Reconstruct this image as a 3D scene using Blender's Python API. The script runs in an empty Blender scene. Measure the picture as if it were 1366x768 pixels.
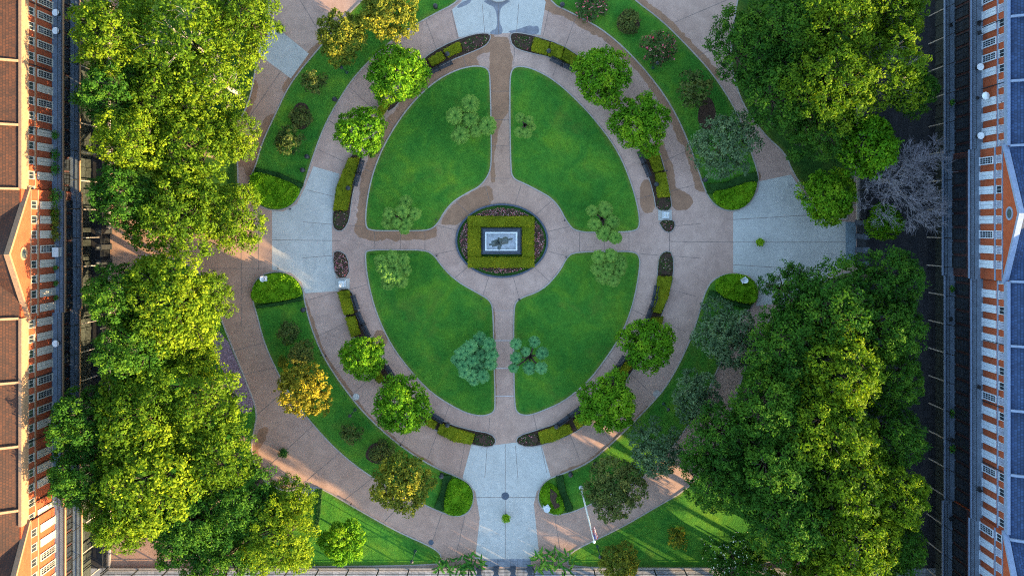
import bpy, math, random
import numpy as np
from mathutils import Vector, Matrix

# ------------------------------------------------------------------ camera, sky, sun, exposure
H = 108.0                      # drone height in metres; 1 photo pixel = 0.1 m on the ground
CX, CY = 690.0, 300.0          # the photo's nadir
SUN_EL, SUN_AZ = 11.0, -29.0   # sun low in the lower right of the picture
scn = bpy.context.scene
col = scn.collection
cam_d = bpy.data.cameras.new('camera')
cam = bpy.data.objects.new('camera', cam_d)
col.objects.link(cam)
cam.location = (0, 0, H)
cam_d.sensor_width = 36
cam_d.lens = 36 * H / 136.6
cam_d.shift_x = -7 / 1366
cam_d.shift_y = -84 / 1366
cam_d.clip_end = 3000
scn.camera = cam

world = bpy.data.worlds.new('World')
scn.world = world
world.use_nodes = True
wn = world.node_tree
wn.nodes.clear()
sky = wn.nodes.new('ShaderNodeTexSky')
sky.sky_type = 'NISHITA'
sky.sun_disc = False
sky.sun_elevation = math.radians(SUN_EL)
sky.sun_rotation = math.radians(90 - SUN_AZ)
sky.air_density = 1.0
sky.dust_density = 0.4
sky.ozone_density = 1.35
bg = wn.nodes.new('ShaderNodeBackground')
bg.inputs['Strength'].default_value = 0.12
wo = wn.nodes.new('ShaderNodeOutputWorld')
wn.links.new(sky.outputs[0], bg.inputs[0])
wn.links.new(bg.outputs[0], wo.inputs[0])

sd = bpy.data.lights.new('sun', 'SUN')
sd.energy = 3.0
sd.angle = math.radians(0.5)
sd.color = (1.0, 0.76, 0.42)
sun = bpy.data.objects.new('sun', sd)
col.objects.link(sun)
_d = Vector((math.cos(math.radians(SUN_AZ)) * math.cos(math.radians(SUN_EL)),
             math.sin(math.radians(SUN_AZ)) * math.cos(math.radians(SUN_EL)), math.sin(math.radians(SUN_EL))))
sun.rotation_euler = _d.to_track_quat('Z', 'Y').to_euler()
sun.location = _d * 200

vs = scn.view_settings
vs.view_transform = 'Standard'
vs.look = 'None'
vs.gamma = 1
vs.use_curve_mapping = False
vs.exposure = 3.05
scn.cycles.max_bounces = 6
scn.cycles.diffuse_bounces = 3
scn.cycles.transmission_bounces = 3
scn.cycles.use_denoising = False
scn.cycles.filter_width = 1.1

rng = np.random.default_rng(11)
rnd = random.Random(5)


def P(px, py, z=0.0):
    """photo pixel of something at height z -> where it stands"""
    k = 0.1 * (H - z) / H
    return ((px - CX) * k, (CY - py) * k)


def P3(px, py, z=0.0):
    x, y = P(px, py, z)
    return Vector((x, y, z))


# ------------------------------------------------------------------ materials
def nt_new(name):
    m = bpy.data.materials.new(name)
    m.use_nodes = True
    t = m.node_tree
    t.nodes.clear()
    out = t.nodes.new('ShaderNodeOutputMaterial')
    return m, t, out


def node(t, kind, **kw):
    n = t.nodes.new(kind)
    for k, v in kw.items():
        setattr(n, k, v)
    return n


def ramp(t, fac, stops, interp='LINEAR'):
    r = t.nodes.new('ShaderNodeValToRGB')
    r.color_ramp.interpolation = interp
    el = r.color_ramp.elements
    while len(el) < len(stops):
        el.new(0.5)
    for e, (p, c) in zip(el, stops):
        e.position = p
        e.color = (*c, 1) if len(c) == 3 else c
    if fac is not None:
        t.links.new(fac, r.inputs[0])
    return r.outputs[0]


def noise(t, scale, detail=4, rough=0.55, vec=None, dist=0.0):
    n = t.nodes.new('ShaderNodeTexNoise')
    n.inputs['Scale'].default_value = scale
    n.inputs['Detail'].default_value = detail
    n.inputs['Roughness'].default_value = rough
    n.inputs['Distortion'].default_value = dist
    if vec is not None:
        t.links.new(vec, n.inputs['Vector'])
    return n.outputs['Fac']


def mixc(t, a, b, fac, mode='MIX'):
    m = t.nodes.new('ShaderNodeMix')
    m.data_type = 'RGBA'
    m.blend_type = mode
    for i, v in ((6, a), (7, b)):
        if isinstance(v, tuple):
            m.inputs[i].default_value = (*v, 1)
        else:
            t.links.new(v, m.inputs[i])
    if isinstance(fac, (int, float)):
        m.inputs[0].default_value = fac
    else:
        t.links.new(fac, m.inputs[0])
    return m.outputs[2]


def math_(t, op, a, b=None, c=None):
    m = t.nodes.new('ShaderNodeMath')
    m.operation = op
    for i, v in enumerate((a, b, c)):
        if v is None:
            continue
        if isinstance(v, (int, float)):
            m.inputs[i].default_value = v
        else:
            t.links.new(v, m.inputs[i])
    return m.outputs[0]


def bsdf(t, out, color, rough=0.8, spec=0.3, metal=0.0, bump=None, bstr=0.3, bdist=0.05):
    p = t.nodes.new('ShaderNodeBsdfPrincipled')
    if isinstance(color, tuple):
        p.inputs['Base Color'].default_value = (*color, 1)
    else:
        t.links.new(color, p.inputs['Base Color'])
    if isinstance(rough, (int, float)):
        p.inputs['Roughness'].default_value = rough
    else:
        t.links.new(rough, p.inputs['Roughness'])
    p.inputs['Specular IOR Level'].default_value = spec
    p.inputs['Metallic'].default_value = metal
    if bump is not None:
        b = t.nodes.new('ShaderNodeBump')
        b.inputs['Strength'].default_value = bstr
        b.inputs['Distance'].default_value = bdist
        t.links.new(bump, b.inputs['Height'])
        t.links.new(b.outputs[0], p.inputs['Normal'])
    if out is not None:
        t.links.new(p.outputs[0], out.inputs[0])
    return p


def wcoord(t):
    return t.nodes.new('ShaderNodeNewGeometry').outputs['Position']


def plain(name, c, rough=0.7, spec=0.3, metal=0.0, var=0.18, scale=3.0, bump=0.0):
    """a painted / stone / metal surface with a little wear"""
    m, t, out = nt_new(name)
    pos = wcoord(t)
    n = noise(t, scale, 6, 0.6, pos)
    d = tuple(max(0, v * (1 - var)) for v in c)
    l = tuple(min(1, v * (1 + var)) for v in c)
    cc = ramp(t, n, [(0.3, d), (0.7, l)])
    bsdf(t, out, cc, rough, spec, metal, noise(t, scale * 6, 4, 0.6, pos) if bump else None, bump)
    return m


def foliage(name, dark, mid, light, trans=0.35, var=0.25, rough=0.7, spec=0.08):
    m, t, out = nt_new(name)
    a = node(t, 'ShaderNodeAttribute', attribute_name='tint')
    oi = node(t, 'ShaderNodeObjectInfo')
    f = math_(t, 'ADD', a.outputs['Fac'], math_(t, 'MULTIPLY', math_(t, 'SUBTRACT', oi.outputs['Random'], 0.5), var))
    c = ramp(t, f, [(0.0, dark), (0.5, mid), (1.0, light)])
    p = bsdf(t, None, c, rough, spec)
    tr = node(t, 'ShaderNodeBsdfTranslucent')
    tc = mixc(t, c, (0.9, 1.0, 0.25), 1.0, 'MULTIPLY')
    t.links.new(tc, tr.inputs[0])
    ms = node(t, 'ShaderNodeMixShader')
    ms.inputs[0].default_value = trans
    t.links.new(p.outputs[0], ms.inputs[1])
    t.links.new(tr.outputs[0], ms.inputs[2])
    t.links.new(ms.outputs[0], out.inputs[0])
    return m


def petals(name, stops):
    m, t, out = nt_new(name)
    a = node(t, 'ShaderNodeAttribute', attribute_name='tint')
    bsdf(t, out, ramp(t, a.outputs['Fac'], stops), 0.6, 0.2)
    return m


M = {}
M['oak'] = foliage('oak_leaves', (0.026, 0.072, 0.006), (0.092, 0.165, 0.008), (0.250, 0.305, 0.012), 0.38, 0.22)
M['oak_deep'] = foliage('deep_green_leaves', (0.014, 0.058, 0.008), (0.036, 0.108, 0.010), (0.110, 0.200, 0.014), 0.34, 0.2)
M['magnolia'] = foliage('bright_tree_leaves', (0.030, 0.115, 0.006), (0.100, 0.240, 0.008), (0.270, 0.390, 0.016), 0.34, 0.15)
M['yellowing'] = foliage('yellowing_leaves', (0.050, 0.085, 0.014), (0.160, 0.175, 0.018), (0.430, 0.330, 0.026), 0.32, 0.12)
M['golden'] = foliage('golden_leaves', (0.070, 0.095, 0.012), (0.270, 0.215, 0.018), (0.560, 0.380, 0.024), 0.32, 0.1)
M['grey_leaf'] = foliage('grey_green_leaves', (0.040, 0.080, 0.035), (0.095, 0.150, 0.065), (0.200, 0.260, 0.110), 0.25, 0.2)
M['olive'] = foliage('olive_leaves', (0.045, 0.075, 0.018), (0.115, 0.135, 0.030), (0.290, 0.250, 0.050), 0.28, 0.15)
M['hedge'] = foliage('hedge_leaves', (0.055, 0.085, 0.005), (0.200, 0.215, 0.008), (0.400, 0.340, 0.016), 0.25, 0.1)
M['mound'] = foliage('mound_leaves', (0.050, 0.150, 0.004), (0.130, 0.280, 0.006), (0.270, 0.400, 0.014), 0.28, 0.1)
M['low'] = foliage('low_border_leaves', (0.012, 0.040, 0.010), (0.025, 0.075, 0.015), (0.060, 0.130, 0.020), 0.2, 0.2)
M['palm'] = foliage('palm_leaves', (0.018, 0.065, 0.012), (0.062, 0.155, 0.020), (0.180, 0.300, 0.045), 0.25, 0.16, 0.7, 0.1)
M['palm_blue'] = foliage('blue_green_palm_leaves', (0.012, 0.060, 0.022), (0.040, 0.150, 0.050), (0.130, 0.300, 0.100), 0.25, 0.16, 0.7, 0.1)
M['fern'] = foliage('fern_leaves', (0.020, 0.090, 0.015), (0.060, 0.190, 0.020), (0.230, 0.360, 0.040), 0.25, 0.2)
M['rose_leaf'] = foliage('rose_leaves', (0.030, 0.060, 0.018), (0.060, 0.100, 0.026), (0.120, 0.160, 0.040), 0.2, 0.2)
M['petal'] = petals('pink_petals', [(0.0, (0.45, 0.06, 0.09)), (0.5, (0.55, 0.20, 0.22)), (1.0, (0.55, 0.35, 0.32))])
M['petal_red'] = petals('crimson_petals', [(0.0, (0.45, 0.02, 0.05)), (0.6, (0.60, 0.10, 0.14)), (1.0, (0.70, 0.30, 0.30))])
M['petal_white'] = petals('white_petals', [(0.0, (0.80, 0.76, 0.55)), (0.6, (0.82, 0.80, 0.70)), (1.0, (0.80, 0.60, 0.20))])
M['bark'] = plain('bark', (0.085, 0.065, 0.050), 0.95, 0.1, 0, 0.4, 6, 0.6)
M['pale_bark'] = plain('pale_bark', (0.26, 0.23, 0.19), 0.9, 0.1, 0, 0.3, 4, 0.4)
M['dead_wood'] = plain('dead_wood', (0.25, 0.22, 0.23), 0.9, 0.1, 0, 0.25, 4, 0.3)
M['soil'] = plain('mulch', (0.060, 0.035, 0.024), 0.95, 0.1, 0, 0.5, 7, 0.8)
M['iron'] = plain('black_iron', (0.018, 0.020, 0.022), 0.5, 0.4, 0, 0.3, 5)
M['bench'] = plain('bench_paint', (0.020, 0.024, 0.030), 0.45, 0.4, 0, 0.3, 8)
M['white'] = plain('white_paint', (0.56, 0.55, 0.53), 0.55, 0.3, 0, 0.07, 2)
M['marble'] = plain('white_marble', (0.55, 0.55, 0.54), 0.5, 0.4, 0, 0.12, 3)
M['worn_marble'] = plain('worn_marble', (0.30, 0.31, 0.33), 0.6, 0.3, 0, 0.3, 2.5)
M['granite'] = plain('dark_granite', (0.055, 0.065, 0.085), 0.4, 0.5, 0, 0.35, 4, 0.2)
M['bronze'] = plain('weathered_bronze', (0.06, 0.075, 0.075), 0.5, 0.4, 0.2, 0.4, 4)
M['blue_trim'] = plain('blue_grey_trim', (0.17, 0.21, 0.30), 0.7, 0.3, 0, 0.15, 3, 0.1)  # right row's trim, with the blue of its shade put into the colour
M['cream'] = plain('cream_trim', (0.27, 0.155, 0.085), 0.7, 0.3, 0, 0.15, 3, 0.1)  # left row's trim painted warm, as low sun makes it look
M['grey_stone'] = plain('cornice_stone', (0.22, 0.13, 0.075), 0.8, 0.2, 0, 0.2, 4, 0.2)  # left raking cornice, warm sunlight mixed into its colour
M['plaster'] = plain('dark_plaster', (0.055, 0.026, 0.026), 0.8, 0.2, 0, 0.3, 1.5)  # shade below the upper gallery, painted as a dark brown
M['old_white'] = plain('old_white_paint', (0.42, 0.37, 0.30), 0.6, 0.3, 0, 0.15, 2)  # left window white, tinted with warm sunlight
M['cool_white'] = plain('cool_white_paint', (0.50, 0.53, 0.58), 0.55, 0.3, 0, 0.12, 2)  # right window white, tinted with cool shade
M['deck'] = plain('gallery_boards', (0.13, 0.16, 0.20), 0.75, 0.3, 0, 0.2, 1.5, 0.1)  # boards tinted blue to carry the right row's shade
M['glass'] = plain('window_glass', (0.022, 0.026, 0.032), 0.12, 0.6, 0, 0.3, 1)
M['green_paint'] = plain('green_paint', (0.018, 0.05, 0.038), 0.5, 0.4, 0, 0.3, 4)
M['shop_paint'] = plain('dark_shopfront_paint', (0.030, 0.034, 0.030), 0.5, 0.3, 0, 0.4, 3)
M['blind_cloth'] = plain('blind_cloth', (0.24, 0.25, 0.33), 0.8, 0.2, 0, 0.25, 1.2)  # sky reflected in the attic panes, painted as a pale tone
M['terracotta'] = plain('terracotta', (0.30, 0.13, 0.07), 0.8, 0.2, 0, 0.25, 5)
M['pot_green'] = plain('glazed_pot', (0.03, 0.06, 0.05), 0.4, 0.5, 0, 0.3, 5)
M['lamp_glass'] = plain('lantern_glass', (0.55, 0.55, 0.50), 0.3, 0.5, 0, 0.1, 5)
M['flag_red'] = plain('red_cloth', (0.55, 0.04, 0.05), 0.85, 0.1, 0, 0.1, 5)
M['flag_white'] = plain('white_cloth', (0.78, 0.76, 0.74), 0.85, 0.1, 0, 0.06, 5)
M['flag_blue'] = plain('blue_cloth', (0.04, 0.06, 0.22), 0.85, 0.1, 0, 0.1, 5)
M['canvas'] = plain('white_canvas', (0.75, 0.75, 0.74), 0.8, 0.2, 0, 0.06, 3)
M['wood'] = plain('brown_wood', (0.16, 0.08, 0.04), 0.7, 0.3, 0, 0.3, 6)


def make_lawn_mat(name, a, b, c):
    m, t, out = nt_new(name)
    pos = wcoord(t)
    n1 = noise(t, 0.10, 5, 0.6, pos)
    n2 = noise(t, 1.1, 6, 0.7, pos)
    n3 = noise(t, 7.0, 5, 0.75, pos)
    base = ramp(t, n1, [(0.32, a), (0.52, b), (0.72, c)])
    base = mixc(t, base, ramp(t, n2, [(0.3, (0.62, 0.68, 0.6)), (0.7, (1.25, 1.18, 1.2))]), 0.6, 'MULTIPLY')
    base = mixc(t, base, ramp(t, n3, [(0.3, (0.5, 0.58, 0.5)), (0.7, (1.45, 1.35, 1.4))]), 0.8, 'MULTIPLY')
    n4 = noise(t, 0.28, 4, 0.6, pos, 0.8)
    base = mixc(t, base, ramp(t, n4, [(0.35, (0.55, 0.80, 0.95)), (0.52, (1, 1, 1)), (0.68, (1.75, 1.22, 0.9))]), 0.8, 'MULTIPLY')
    dry = math_(t, 'MULTIPLY', ramp(t, noise(t, 0.23, 6, 0.65, pos, 0.6), [(0.55, (0, 0, 0)), (0.78, (1, 1, 1))]), 0.55)
    base = mixc(t, base, (0.13, 0.15, 0.020), dry)
    ea = node(t, 'ShaderNodeAttribute', attribute_name='edge')
    ef = math_(t, 'MULTIPLY', ea.outputs['Fac'], ramp(t, noise(t, 0.45, 5, 0.7, pos), [(0.4, (0.15,) * 3), (0.65, (1,) * 3)]))
    base = mixc(t, base, (0.17, 0.17, 0.030), math_(t, 'MULTIPLY', ef, 0.75))
    bsdf(t, out, base, 0.9, 0.1, 0, math_(t, 'ADD', n3, math_(t, 'MULTIPLY', n2, 0.7)), 1.0, 0.10)
    return m


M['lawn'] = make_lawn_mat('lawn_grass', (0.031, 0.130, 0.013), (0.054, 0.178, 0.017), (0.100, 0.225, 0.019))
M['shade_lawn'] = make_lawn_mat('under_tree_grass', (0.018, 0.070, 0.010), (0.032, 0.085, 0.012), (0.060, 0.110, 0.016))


def make_paving():
    m, t, out = nt_new('aggregate_paving')
    pos = wcoord(t)
    st = node(t, 'ShaderNodeAttribute', attribute_name='stain')
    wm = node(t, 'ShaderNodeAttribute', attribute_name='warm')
    big = noise(t, 0.07, 5, 0.6, pos)
    mid = noise(t, 0.7, 7, 0.65, pos, 0.4)
    fine = noise(t, 9, 5, 0.7, pos)
    c = ramp(t, big, [(0.3, (0.365, 0.220, 0.165)), (0.7, (0.485, 0.315, 0.240))])
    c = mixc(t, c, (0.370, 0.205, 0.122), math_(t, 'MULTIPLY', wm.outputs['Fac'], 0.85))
    edge = math_(t, 'ADD', st.outputs['Fac'], math_(t, 'MULTIPLY', math_(t, 'SUBTRACT', noise(t, 0.55, 5, 0.6, pos, 0.5), 0.5), 0.9))
    wet = ramp(t, edge, [(0.47, (0, 0, 0)), (0.53, (1, 1, 1))])
    c = mixc(t, c, (0.265, 0.130, 0.066), math_(t, 'MULTIPLY', wet, 0.85))
    c = mixc(t, c, ramp(t, mid, [(0.25, (0.72, 0.70, 0.70)), (0.75, (1.2, 1.2, 1.2))]), 0.8, 'MULTIPLY')
    c = mixc(t, c, ramp(t, fine, [(0.25, (0.8, 0.8, 0.8)), (0.75, (1.18, 1.18, 1.18))]), 0.5, 'MULTIPLY')
    gr = ramp(t, noise(t, 0.33, 8, 0.7, pos, 1.5), [(0.62, (1, 1, 1)), (0.72, (0.72, 0.70, 0.70))])
    c = mixc(t, c, gr, 0.8, 'MULTIPLY')
    bsdf(t, out, c, 0.85, 0.25, 0, fine, 0.06, 0.02)
    return m


M['paving'] = make_paving()


def concrete(name, a, b, sp=0.06):
    m, t, out = nt_new(name)
    pos = wcoord(t)
    c = ramp(t, noise(t, 0.12, 6, 0.62, pos, 0.4), [(0.3, a), (0.7, b)])
    c = mixc(t, c, ramp(t, noise(t, 1.3, 8, 0.7, pos, 0.8), [(0.25, (0.78, 0.78, 0.78)), (0.7, (1.12, 1.12, 1.12))]), 0.8, 'MULTIPLY')
    c = mixc(t, c, ramp(t, noise(t, 0.35, 7, 0.7, pos, 1.0), [(0.60, (1, 1, 1)), (0.70, (0.70, 0.70, 0.72))]), 0.7, 'MULTIPLY')
    fine = noise(t, 11, 4, 0.7, pos)
    c = mixc(t, c, ramp(t, fine, [(0.25, (0.88, 0.88, 0.88)), (0.75, (1.1, 1.1, 1.1))]), 0.5, 'MULTIPLY')
    bsdf(t, out, c, 0.8, 0.3, 0, fine, 0.04, 0.02)
    return m


M['slab'] = concrete('pale_concrete', (0.39, 0.355, 0.31), (0.49, 0.45, 0.395))
M['kerb'] = concrete('kerb_concrete', (0.27, 0.22, 0.19), (0.38, 0.32, 0.27))
M['joint'] = plain('joint_dirt', (0.20, 0.145, 0.12), 0.9, 0.1, 0, 0.4, 1)
M['joint_pale'] = plain('joint_mortar', (0.45, 0.37, 0.34), 0.9, 0.1, 0, 0.2, 1)


def flagstones(name, a, b, mort, sx):
    m, t, out = nt_new(name)
    pos = wcoord(t)
    mp = node(t, 'ShaderNodeMapping')
    mp.inputs['Rotation'].default_value = (0, 0, math.radians(90))
    t.links.new(pos, mp.inputs[0])
    br = node(t, 'ShaderNodeTexBrick')
    t.links.new(mp.outputs[0], br.inputs['Vector'])
    br.inputs['Color1'].default_value = (*a, 1)
    br.inputs['Color2'].default_value = (*b, 1)
    br.inputs['Mortar'].default_value = (*mort, 1)
    br.inputs['Scale'].default_value = 1
    br.inputs['Brick Width'].default_value = sx
    br.inputs['Row Height'].default_value = sx * 0.55
    br.inputs['Mortar Size'].default_value = 0.02
    c = mixc(t, br.outputs[0], ramp(t, noise(t, 0.8, 7, 0.7, pos, 0.5), [(0.25, (0.65, 0.65, 0.65)), (0.75, (1.25, 1.25, 1.25))]), 0.9, 'MULTIPLY')
    bsdf(t, out, c, 0.75, 0.3, 0, noise(t, 6, 4, 0.6, pos), 0.3, 0.03)
    return m


M['flag_street'] = flagstones('slate_flagstones', (0.018, 0.018, 0.021), (0.032, 0.029, 0.030), (0.010, 0.010, 0.012), 1.2)
M['flag_walk'] = flagstones('pale_flagstones', (0.17, 0.18, 0.20), (0.26, 0.26, 0.28), (0.09, 0.09, 0.10), 1.6)
M['asphalt'] = concrete('asphalt', (0.045, 0.045, 0.047), (0.065, 0.063, 0.062))


def brickwork():
    m, t, out = nt_new('red_brick')
    pos = wcoord(t)
    sep = node(t, 'ShaderNodeSeparateXYZ')
    t.links.new(pos, sep.inputs[0])
    cmb = node(t, 'ShaderNodeCombineXYZ')
    t.links.new(sep.outputs[1], cmb.inputs[0])
    t.links.new(sep.outputs[2], cmb.inputs[1])
    br = node(t, 'ShaderNodeTexBrick')
    t.links.new(cmb.outputs[0], br.inputs['Vector'])
    br.inputs['Color1'].default_value = (0.34, 0.058, 0.016, 1)
    br.inputs['Color2'].default_value = (0.25, 0.040, 0.012, 1)
    br.inputs['Mortar'].default_value = (0.27, 0.12, 0.07, 1)
    br.inputs['Scale'].default_value = 1
    br.inputs['Brick Width'].default_value = 0.22
    br.inputs['Row Height'].default_value = 0.075
    br.inputs['Mortar Size'].default_value = 0.007
    c = mixc(t, br.outputs[0], ramp(t, noise(t, 0.6, 7, 0.7, pos), [(0.25, (0.6, 0.6, 0.6)), (0.75, (1.3, 1.25, 1.2))]), 0.8, 'MULTIPLY')
    bsdf(t, out, c, 0.85, 0.2, 0, br.outputs['Fac'], -0.2, 0.01)
    return m


M['brick'] = brickwork()


def slate(name, c1, c2):
    m, t, out = nt_new(name)
    pos = wcoord(t)
    mp = node(t, 'ShaderNodeMapping')
    mp.inputs['Rotation'].default_value = (0, 0, math.radians(90))
    t.links.new(pos, mp.inputs[0])
    br = node(t, 'ShaderNodeTexBrick')
    t.links.new(mp.outputs[0], br.inputs['Vector'])
    br.inputs['Color1'].default_value = (*c1, 1)
    br.inputs['Color2'].default_value = (*c2, 1)
    br.inputs['Mortar'].default_value = (c1[0] * .4, c1[1] * .4, c1[2] * .4, 1)
    br.inputs['Scale'].default_value = 1
    br.inputs['Brick Width'].default_value = 0.34
    br.inputs['Row Height'].default_value = 0.27
    br.inputs['Mortar Size'].default_value = 0.022
    c = mixc(t, br.outputs[0], ramp(t, noise(t, 0.5, 8, 0.7, pos, 0.7), [(0.25, (0.55, 0.55, 0.58)), (0.75, (1.45, 1.35, 1.3))]), 0.9, 'MULTIPLY')
    bsdf(t, out, c, 0.7, 0.35, 0, br.outputs['Fac'], -0.4, 0.03)
    return m


M['slate'] = slate('blue_slate', (0.010, 0.027, 0.075), (0.022, 0.052, 0.130))  # right roof, its blue shade painted into the slate
M['brown_slate'] = slate('brown_tile', (0.030, 0.010, 0.003), (0.058, 0.018, 0.005))  # left roof, the slate painted brown as sunlight turns it


def cover_mat():
    m, t, out = nt_new('purple_ground_cover')
    pos = wcoord(t)
    c = ramp(t, noise(t, 4.0, 5, 0.8, pos), [(0.3, (0.10, 0.055, 0.065)), (0.5, (0.22, 0.14, 0.16)), (0.7, (0.36, 0.26, 0.30))])
    bsdf(t, out, c, 0.9, 0.15, 0, noise(t, 6, 5, 0.7, pos), 0.8, 0.08)
    return m


M['cover'] = cover_mat()


# ------------------------------------------------------------------ mesh helpers
class MB:
    def __init__(self):
        self.v, self.f, self.m, self.t = [], [], [], []

    def add(self, vs_, fs, mi=0, tint=0.5):
        o = len(self.v)
        self.v.extend([tuple(p) for p in vs_])
        for i, f in enumerate(fs):
            self.f.append(tuple(o + k for k in f))
            self.m.append(mi)
            self.t.append(tint[i] if hasattr(tint, '__len__') else tint)
        return self

    def box(self, x0, x1, y0, y1, z0, z1, mi=0):
        if x0 > x1: x0, x1 = x1, x0
        if y0 > y1: y0, y1 = y1, y0
        p = [(x0, y0, z0), (x1, y0, z0), (x1, y1, z0), (x0, y1, z0), (x0, y0, z1), (x1, y0, z1), (x1, y1, z1), (x0, y1, z1)]
        return self.add(p, [(0, 3, 2, 1), (4, 5, 6, 7), (0, 1, 5, 4), (1, 2, 6, 5), (2, 3, 7, 6), (3, 0, 4, 7)], mi)

    def tube(self, pts, rad, n=6, mi=0, cap=True):
        pts = [Vector(p) for p in pts]
        rings, fs = [], []
        up = Vector((0, 0, 1))
        for i, p in enumerate(pts):
            d = (pts[min(i + 1, len(pts) - 1)] - pts[max(i - 1, 0)])
            d = d.normalized() if d.length > 1e-6 else up
            a = d.cross(Vector((1, 0, 0)) if abs(d.x) < 0.8 else Vector((0, 1, 0))).normalized()
            b = d.cross(a)
            for k in range(n):
                th = 2 * math.pi * k / n
                rings.append(p + (a * math.cos(th) + b * math.sin(th)) * rad[i])
        for i in range(len(pts) - 1):
            for k in range(n):
                k2 = (k + 1) % n
                fs.append((i * n + k, i * n + k2, (i + 1) * n + k2, (i + 1) * n + k))
        if cap:
            fs.append(tuple(range(n))[::-1])
            fs.append(tuple((len(pts) - 1) * n + k for k in range(n)))
        return self.add(rings, fs, mi)

    def lathe(self, prof, n=14, c=(0, 0, 0), mi=0):
        vs_, fs = [], []
        for r, z in prof:
            for k in range(n):
                th = 2 * math.pi * k / n
                vs_.append((c[0] + r * math.cos(th), c[1] + r * math.sin(th), c[2] + z))
        for i in range(len(prof) - 1):
            for k in range(n):
                k2 = (k + 1) % n
                fs.append((i * n + k, i * n + k2, (i + 1) * n + k2, (i + 1) * n + k))
        fs.append(tuple(range(n))[::-1])
        fs.append(tuple((len(prof) - 1) * n + k for k in range(n)))
        return self.add(vs_, fs, mi)

    def prism(self, poly, z0, z1, mi=0, bottom=False):
        n = len(poly)
        if area2(poly) < 0: poly = poly[::-1]
        vs_ = [(x, y, z0) for x, y in poly] + [(x, y, z1) for x, y in poly]
        fs = [tuple(range(n, 2 * n))] + [(i, (i + 1) % n, n + (i + 1) % n, n + i) for i in range(n)]
        if bottom: fs.append(tuple(range(n))[::-1])
        return self.add(vs_, fs, mi)

    def sheet(self, poly, z, mi=0):
        if area2(poly) < 0: poly = poly[::-1]
        return self.add([(x, y, z) for x, y in poly], [tuple(range(len(poly)))], mi)

    def strip(self, a, b, w, z, mi=0):
        a, b = Vector(a[:2]), Vector(b[:2])
        d = b - a
        if d.length < 1e-6: return self
        n = Vector((-d.y, d.x)).normalized() * w / 2
        return self.add([(*(a - n), z), (*(b - n), z), (*(b + n), z), (*(a + n), z)], [(0, 1, 2, 3)], mi)

    def leaves(self, V, T, mi=0):
        n = len(T)
        o = len(self.v)
        self.v.extend(map(tuple, V.tolist()))
        F = (np.arange(n * 4).reshape(n, 4) + o).tolist()
        self.f.extend(map(tuple, F))
        self.m.extend([mi] * n)
        self.t.extend(T.tolist())
        return self

    def mesh(self, name, mats, smooth=False):
        me = bpy.data.meshes.new(name)
        me.from_pydata(self.v, [], self.f)
        for m in mats: me.materials.append(m)
        me.polygons.foreach_set('material_index', np.array(self.m, dtype=np.int32))
        at = me.attributes.new('tint', 'FLOAT', 'FACE')
        at.data.foreach_set('value', np.array(self.t, dtype=np.float32))
        if smooth: me.polygons.foreach_set('use_smooth', np.ones(len(self.f), dtype=bool))
        me.update()
        return me

    def build(self, name, mats, parent=None, loc=None, smooth=False):
        if not isinstance(mats, (list, tuple)): mats = [mats]
        o = bpy.data.objects.new(name, self.mesh(name, mats, smooth))
        col.objects.link(o)
        if parent is not None: o.parent = parent
        if loc is not None: o.location = loc
        return o


def area2(p):
    return sum(p[i][0] * p[(i + 1) % len(p)][1] - p[(i + 1) % len(p)][0] * p[i][1] for i in range(len(p)))


def leaf_geo(C, N, size, asp=0.55, r=rng):
    """rhombic leaves: centres, normals, sizes -> 4 vertices each"""
    n = len(C)
    N = N / (np.linalg.norm(N, axis=1, keepdims=True) + 1e-9)
    R = r.normal(size=(n, 3))
    T = np.cross(N, R)
    T /= (np.linalg.norm(T, axis=1, keepdims=True) + 1e-9)
    B = np.cross(N, T)
    s = np.asarray(size).reshape(-1, 1)
    fold = N * s * 0.16
    V = np.stack([C - T * s, C - B * s * asp + fold, C + T * s, C + B * s * asp + fold], axis=1)
    return V.reshape(-1, 3)


def sphere_pts(n, r=rng):
    v = r.normal(size=(n, 3))
    return v / np.linalg.norm(v, axis=1, keepdims=True)


def tag(o, label=None, cat=None, group=None, kind=None):
    if label: o['label'] = label
    if cat: o['category'] = cat
    if group: o['group'] = group
    if kind: o['kind'] = kind
    return o


def empty(name, loc=(0, 0, 0), rz=0.0):
    o = bpy.data.objects.new(name, None)
    o.empty_display_size = 0.3
    col.objects.link(o)
    o.location = loc
    o.rotation_euler = (0, 0, rz)
    return o


def inst(name, me, parent, loc=(0, 0, 0), rz=0.0, sc=(1, 1, 1)):
    o = bpy.data.objects.new(name, me)
    col.objects.link(o)
    o.parent = parent
    o.location = loc
    o.rotation_euler = (0, 0, rz)
    o.scale = sc
    return o


def copy_tree(o, parent=None):
    c = o.copy()
    col.objects.link(c)
    if parent is not None: c.parent = parent
    for ch in list(o.children): copy_tree(ch, c)
    return c


def chaikin(p, it=2, closed=True):
    for _ in range(it):
        q = []
        n = len(p)
        for i in range(n if closed else n - 1):
            a, b = p[i], p[(i + 1) % n]
            q.append((a[0] * .75 + b[0] * .25, a[1] * .75 + b[1] * .25))
            q.append((a[0] * .25 + b[0] * .75, a[1] * .25 + b[1] * .75))
        if not closed: q = [p[0]] + q + [p[-1]]
        p = q
    return p


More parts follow.
